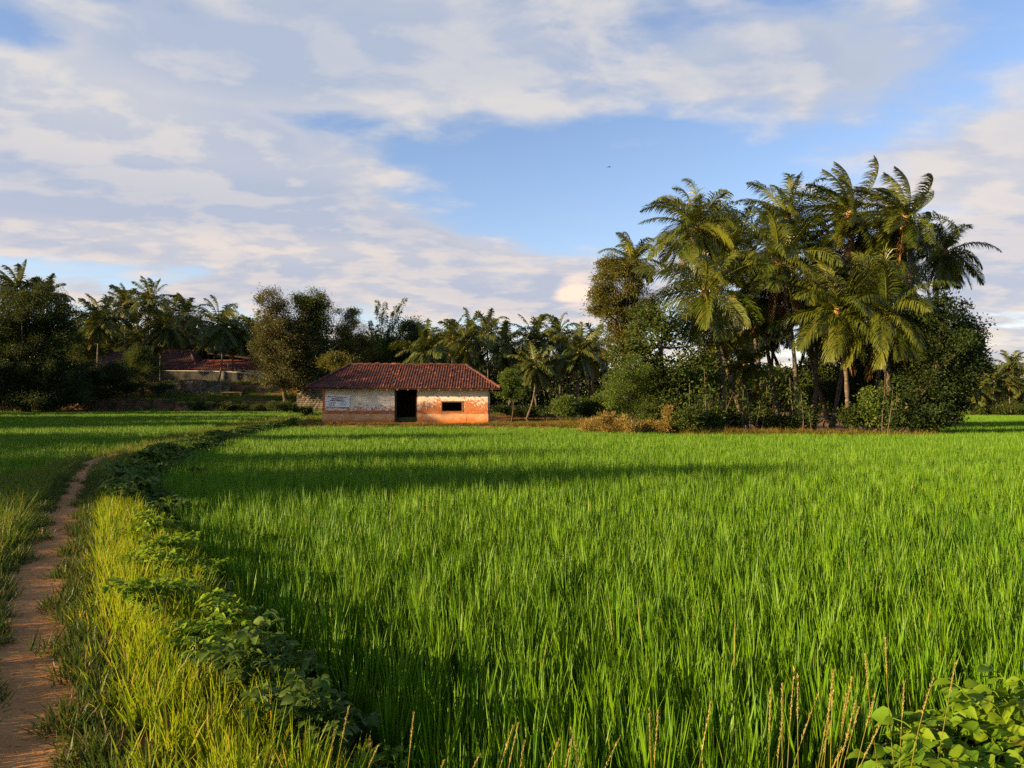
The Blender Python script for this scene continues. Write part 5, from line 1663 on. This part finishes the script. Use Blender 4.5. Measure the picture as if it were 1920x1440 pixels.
def make_beans():
    rng = np.random.default_rng(41)
    protos = []
    lab = 'sprawling bean plant with broad three part leaves on the field edge of the bund'
    g = 'bean plants along the bund'
    for v in range(4):
        root = empty('bean_plant', (0, 0, 0), lab, 'bean plant', g)
        lv, st = MB(), MB()
        bean_mesh(rng, 9, 9, 0.34, 0.40, 0.066, lv, st)
        st.build('stems', M['bean'], root, loc=(0, 0, 0))
        lv.build('foliage', M['bean_light' if v % 2 else 'bean'], root, True, loc=(0, 0, 0))  # every other prototype takes the leaf colour with sunlight painted in
        protos.append(root)
    ys = [3.5, 3.75, 3.95, 4.3, 4.7, 5.0, 5.3, 5.7, 6.1, 6.5, 6.9, 7.3, 7.8, 8.3, 8.8, 9.3, 9.8, 10.3, 10.8, 11.2]
    k = 0
    for y in ys:
        for off in ((-0.12, 0.14) if y < 4.4 else (0.06, -0.26) if y < 9.5 else (0.02,)):
            yy = y + rng.normal(0, 0.1)
            x = float(HEDGE(yy)) + off + rng.normal(0, 0.12) + (0.1 if y < 4.2 else 0)
            o = protos[k] if k < 4 else copy_tree(protos[1 + 2 * int(rng.integers(0, 2)) if off < -0.2 else int(rng.integers(0, 4))])
            s = rng.uniform(0.78, 1.05) if off < -0.2 else rng.uniform(0.66, 1.0)
            o.location = (x, yy, float(height(x, yy)) - 0.02)
            o.rotation_euler = (0, 0, rng.uniform(0, 6.28))
            o.scale = (s, s, s * rng.uniform(0.8, 1.1))
            k += 1
    # the unbroken hedge of beans further on
    va = []
    for v in range(5):
        lv = MB()
        bean_mesh(rng, 9, 5, 0.38, 0.42, 0.110, lv, lv)
        va.append(lv)
    coll = bpy.data.collections.new('bean clumps')
    for i, lv in enumerate(va):
        o = lv.build('bean_clump', M['bean'])
        COL.objects.unlink(o)
        o.name = 'bean_clump_%02d' % i
        coll.objects.link(o)
    y = np.concatenate([rng.uniform(11.2, 30, 260), rng.uniform(30, 59, 260)])
    x = HEDGE(y) + 0.12 + rng.normal(0, 1, len(y)) * np.interp(y, [11, 20, 59], [0.20, 0.26, 0.40])
    s = scatter('bean_hedge', np.stack([x, y, height(x, y)], 1), coll, 5, rng, 0.75, 1.2, 0.12, label='dark hedge of bean plants along the bund')
    # big leafed vine in the near corner
    root = empty('leafy_vine', (1.9, 3.2, 0.3), 'big leafed bright green vine sprawling in the near right corner', 'vine')
    lv, st = MB(), MB()
    for (cx, cy, n, re, hg) in ((1.50, 3.05, 8, 0.36, 0.18), (1.80, 3.15, 10, 0.42, 0.24), (2.05, 3.50, 11, 0.42, 0.36), (2.45, 3.55, 10, 0.5, 0.46), (1.65, 2.85, 9, 0.36, 0.20),
                                (2.1, 3.0, 9, 0.45, 0.28), (1.85, 2.95, 9, 0.40, 0.24), (2.05, 3.25, 11, 0.40, 0.34), (2.35, 3.3, 10, 0.45, 0.40)):
        a, b = MB(), MB()
        bean_mesh(rng, n, 9, re, hg, 0.088, a, b)
        for src, dst in ((a, lv), (b, st)):
            base = 0
            for Vv, Tt in zip(src.V, src.T):
                Vv += np.array([cx, cy, float(height(cx, cy))])
            off = dst.n
            dst.V += src.V
            dst.T += src.T
            dst.F += [f + off for f in src.F]
            dst.n += src.n
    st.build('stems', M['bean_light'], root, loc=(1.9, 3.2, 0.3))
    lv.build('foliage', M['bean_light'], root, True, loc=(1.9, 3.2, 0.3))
    # two upright weeds with narrow leaves before the rice
    for (px, py, d, h, lb) in ((608, 1345, 3.75, 0.34, 'upright weed with narrow leaves beside the last bean plants, the taller of two'), (686, 1400, 3.55, 0.30, 'upright weed with narrow leaves, the one standing deeper in the rice shade')):
        x = (px - 960) / F * d
        z = float(height(x, d))
        w = empty('weed', (x, d, z), lb, 'weed')
        s, l = MB(), MB()
        s.tube([(x, d, z - 0.03), (x + 0.01, d, z + h * 0.5), (x + 0.02, d, z + h)], [0.006, 0.005, 0.002], 5)
        for q in range(20):
            f = 0.25 + 0.75 * q / 19
            a = q * 2.4
            ax = np.array([math.cos(a), math.sin(a), 0.25 + 0.8 * (f - 0.3)])
            L = 0.15 * (1.1 - 0.55 * f) * rng.uniform(0.8, 1.2)
            V, Fs = heart_leaf(rng, np.array([x + 0.02 * f, d, z + h * f]), ax, np.array([0, 0, 1.0]), L, L * 0.26)
            l.add(V, Fs, rng.random())
        s.build('stem', M['bean'], w, loc=(x, d, z))
        l.build('foliage', M['bean_light'], w, True, loc=(x, d, z))


make_beans()


def make_litter():
    """dry straw and leaf bits lying on the trodden path, and small clods"""
    rng = np.random.default_rng(61)
    n = 520
    y = rng.uniform(2.6, 15, n)
    x = PATH(y) + rng.normal(0, 0.24, n)
    P = np.stack([x, y, height(x, y) + 0.016], 1)
    ax = np.stack([rng.normal(size=n), rng.normal(size=n), rng.normal(0, 0.12, n)], 1)
    V, Q, T = leaf_quads(rng, P, ax, 0.035, 0.16)
    V[:, 2] = np.maximum(V[:, 2], np.repeat(P[:, 2], 4) - 0.004)
    tag(MB().add(V, [Q], T).build('path_litter', M['frond_dry']), 'dry straw bits lying on the dirt path', None, None, 'stuff')
    c = bpy.data.collections.new('clods')
    for v in range(4):
        k = np.linspace(0, PI, 5)
        mb = MB().tube(np.stack([0.2 * np.sin(k * 3 + v), 0.1 * np.cos(k * 2), 0.5 * np.cos(k)], 1), 0.05 + np.sin(k) * rng.uniform(0.6, 1.0, 5), 6)
        o = mb.build('clod', M['path'], None, True)
        COL.objects.unlink(o)
        c.objects.link(o)
    m = 140
    y = rng.uniform(2.6, 16, m)
    x = PATH(y) + rng.choice([-1, 1], m) * np.abs(rng.normal(0.24, 0.10, m))
    scatter('path_clods', np.stack([x, y, height(x, y) + 0.012], 1), c, 4, rng, 0.006, 0.018, 0.4, label='small clods of earth at the edges of the dirt path')


make_litter()


def make_stalks():
    """dry seed heads on thin stalks at the near edge of the field"""
    rng = np.random.default_rng(51)
    protos = []
    for v in range(4):
        root = empty('seed_stalk', (0, 0, 0), 'dry golden seed head on a thin stalk before the rice', 'grass stalk', 'dry seed stalks at the near field edge')
        L = 0.55
        bend = rng.uniform(0.02, 0.12)
        ts = np.linspace(0, 1, 9)[:, None]
        P = np.concatenate([bend * ts ** 2, 0 * ts, L * ts], 1)
        MB().tube(P, np.linspace(0.0022, 0.0014, 9), 4).build('stalk', M['straw'], root, True, loc=(0, 0, 0))
        hd = MB()
        n = 46
        f = np.linspace(0.84, 1.04, n)
        Q = np.stack([bend * f ** 2, 0 * f, L * f], 1)
        a = np.arange(n) * 2.4
        ax = np.stack([np.cos(a) * 0.45, np.sin(a) * 0.45, np.ones(n)], 1)
        V, q, T = leaf_quads(rng, Q, ax, 0.010, 0.42)
        hd.add(V, [q], T)
        hd.tube(Q, np.linspace(0.0022, 0.0012, n), 4, 0.5)
        hd.build('seed_head', M['seed'], root, loc=(0, 0, 0))
        protos.append(root)
    spots = []
    for (px, tip, lean) in [(1430, 1275, 0.05), (1462, 1258, 0.02), (1478, 1290, 0.0), (1450, 1300, 0.2), (1505, 1262, 0.02), (1512, 1300, 0.1), (1536, 1256, -0.05), (1543, 1262, 0.04), (1562, 1272, 0.02), (1572, 1240, 0.1),
                            (1580, 1282, 0.05), (1590, 1300, 0.3), (1618, 1300, 0.3), (1520, 1330, 0.1), (1555, 1320, 0.15), (1675, 1258, -0.05), (1683, 1262, 0.05), (1625, 1222, -0.15), (1710, 1225, -0.05), (1682, 1192, 0.0),
                            (1418, 1300, -0.1), (1440, 1350, -0.1), (1546, 1345, 0.0), (765, 1325, 0.05), (612, 1306, 0.0), (640, 1350, 0.12), (918, 1345, 0.25), (945, 1345, 0.15), (958, 1365, 0.1), (975, 1360, 0.2),
                            (1048, 1378, 0.15), (1070, 1368, -0.12), (1113, 1350, 0.5), (1115, 1350, -0.45), (1172, 1320, -0.3), (1203, 1316, -0.05), (1272, 1310, 0.05), (860, 1380, 0.3), (885, 1395, 0.25), (830, 1372, 0.2), (700, 1365, 0.2)]:
        spots.append((px, tip, lean))
    for i, (px, tip, lean) in enumerate(spots):
        d = rng.uniform(2.75, 3.05)
        p = at(px, tip, d)
        gx = p[0] - lean * 0.5
        z = float(height(gx, d))
        h = max(0.25, p[2] - z)
        o = protos[i] if i < 4 else copy_tree(protos[int(rng.integers(0, 4))])
        s = h / 0.58
        o.location = (gx, d, z - 0.01)
        o.scale = (1.0, 1.0, s)
        o.rotation_euler = (rng.normal(0, 0.12), math.atan(lean) + rng.normal(0, 0.08), rng.normal(0, 0.5))


make_stalks()


def make_bird():
    p = at(1143, 309.5, 70)
    root = empty('bird', p, 'small dark bird flying high over the field', 'bird')
    V, Q = [], []
    b = MB()
    k = np.linspace(0, 1, 9)
    P = p + np.stack([-0.16 + 0.42 * k, 0 * k, 0.03 * np.sin(k * 3)], 1)
    b.tube(P, 0.005 + 0.055 * np.sin(PI * k ** 0.8), 8)
    w = np.array([(0, -0.02, 0.02), (0.12, -0.02, 0.02), (0.02, -0.30, 0.10), (0.10, -0.28, 0.10), (-0.10, -0.58, 0.02)])
    for s in (1, -1):
        W = w * np.array([1, s, 1])
        Vv = np.concatenate([p + W + (0, 0, 0.006), p + W - (0, 0, 0.006)])
        b.add(Vv, [np.array([(0, 1, 3, 2), (5, 7, 8, 6)]), np.array([(2, 3, 4), (7, 9, 8)])])
    tl = np.array([(0.22, -0.02, 0.01), (0.22, 0.02, 0.01), (0.42, 0.06, 0.0), (0.42, -0.06, 0.0)])
    b.add(np.concatenate([p + tl, p + tl - (0, 0, 0.01)]), [np.array([(0, 1, 2, 3), (7, 6, 5, 4)])])
    b.build('body', M['bird'], root, True, loc=p)
    root.rotation_euler = (0, R(15), R(25))
    root.scale = (0.55, 0.55, 0.55)


make_bird()
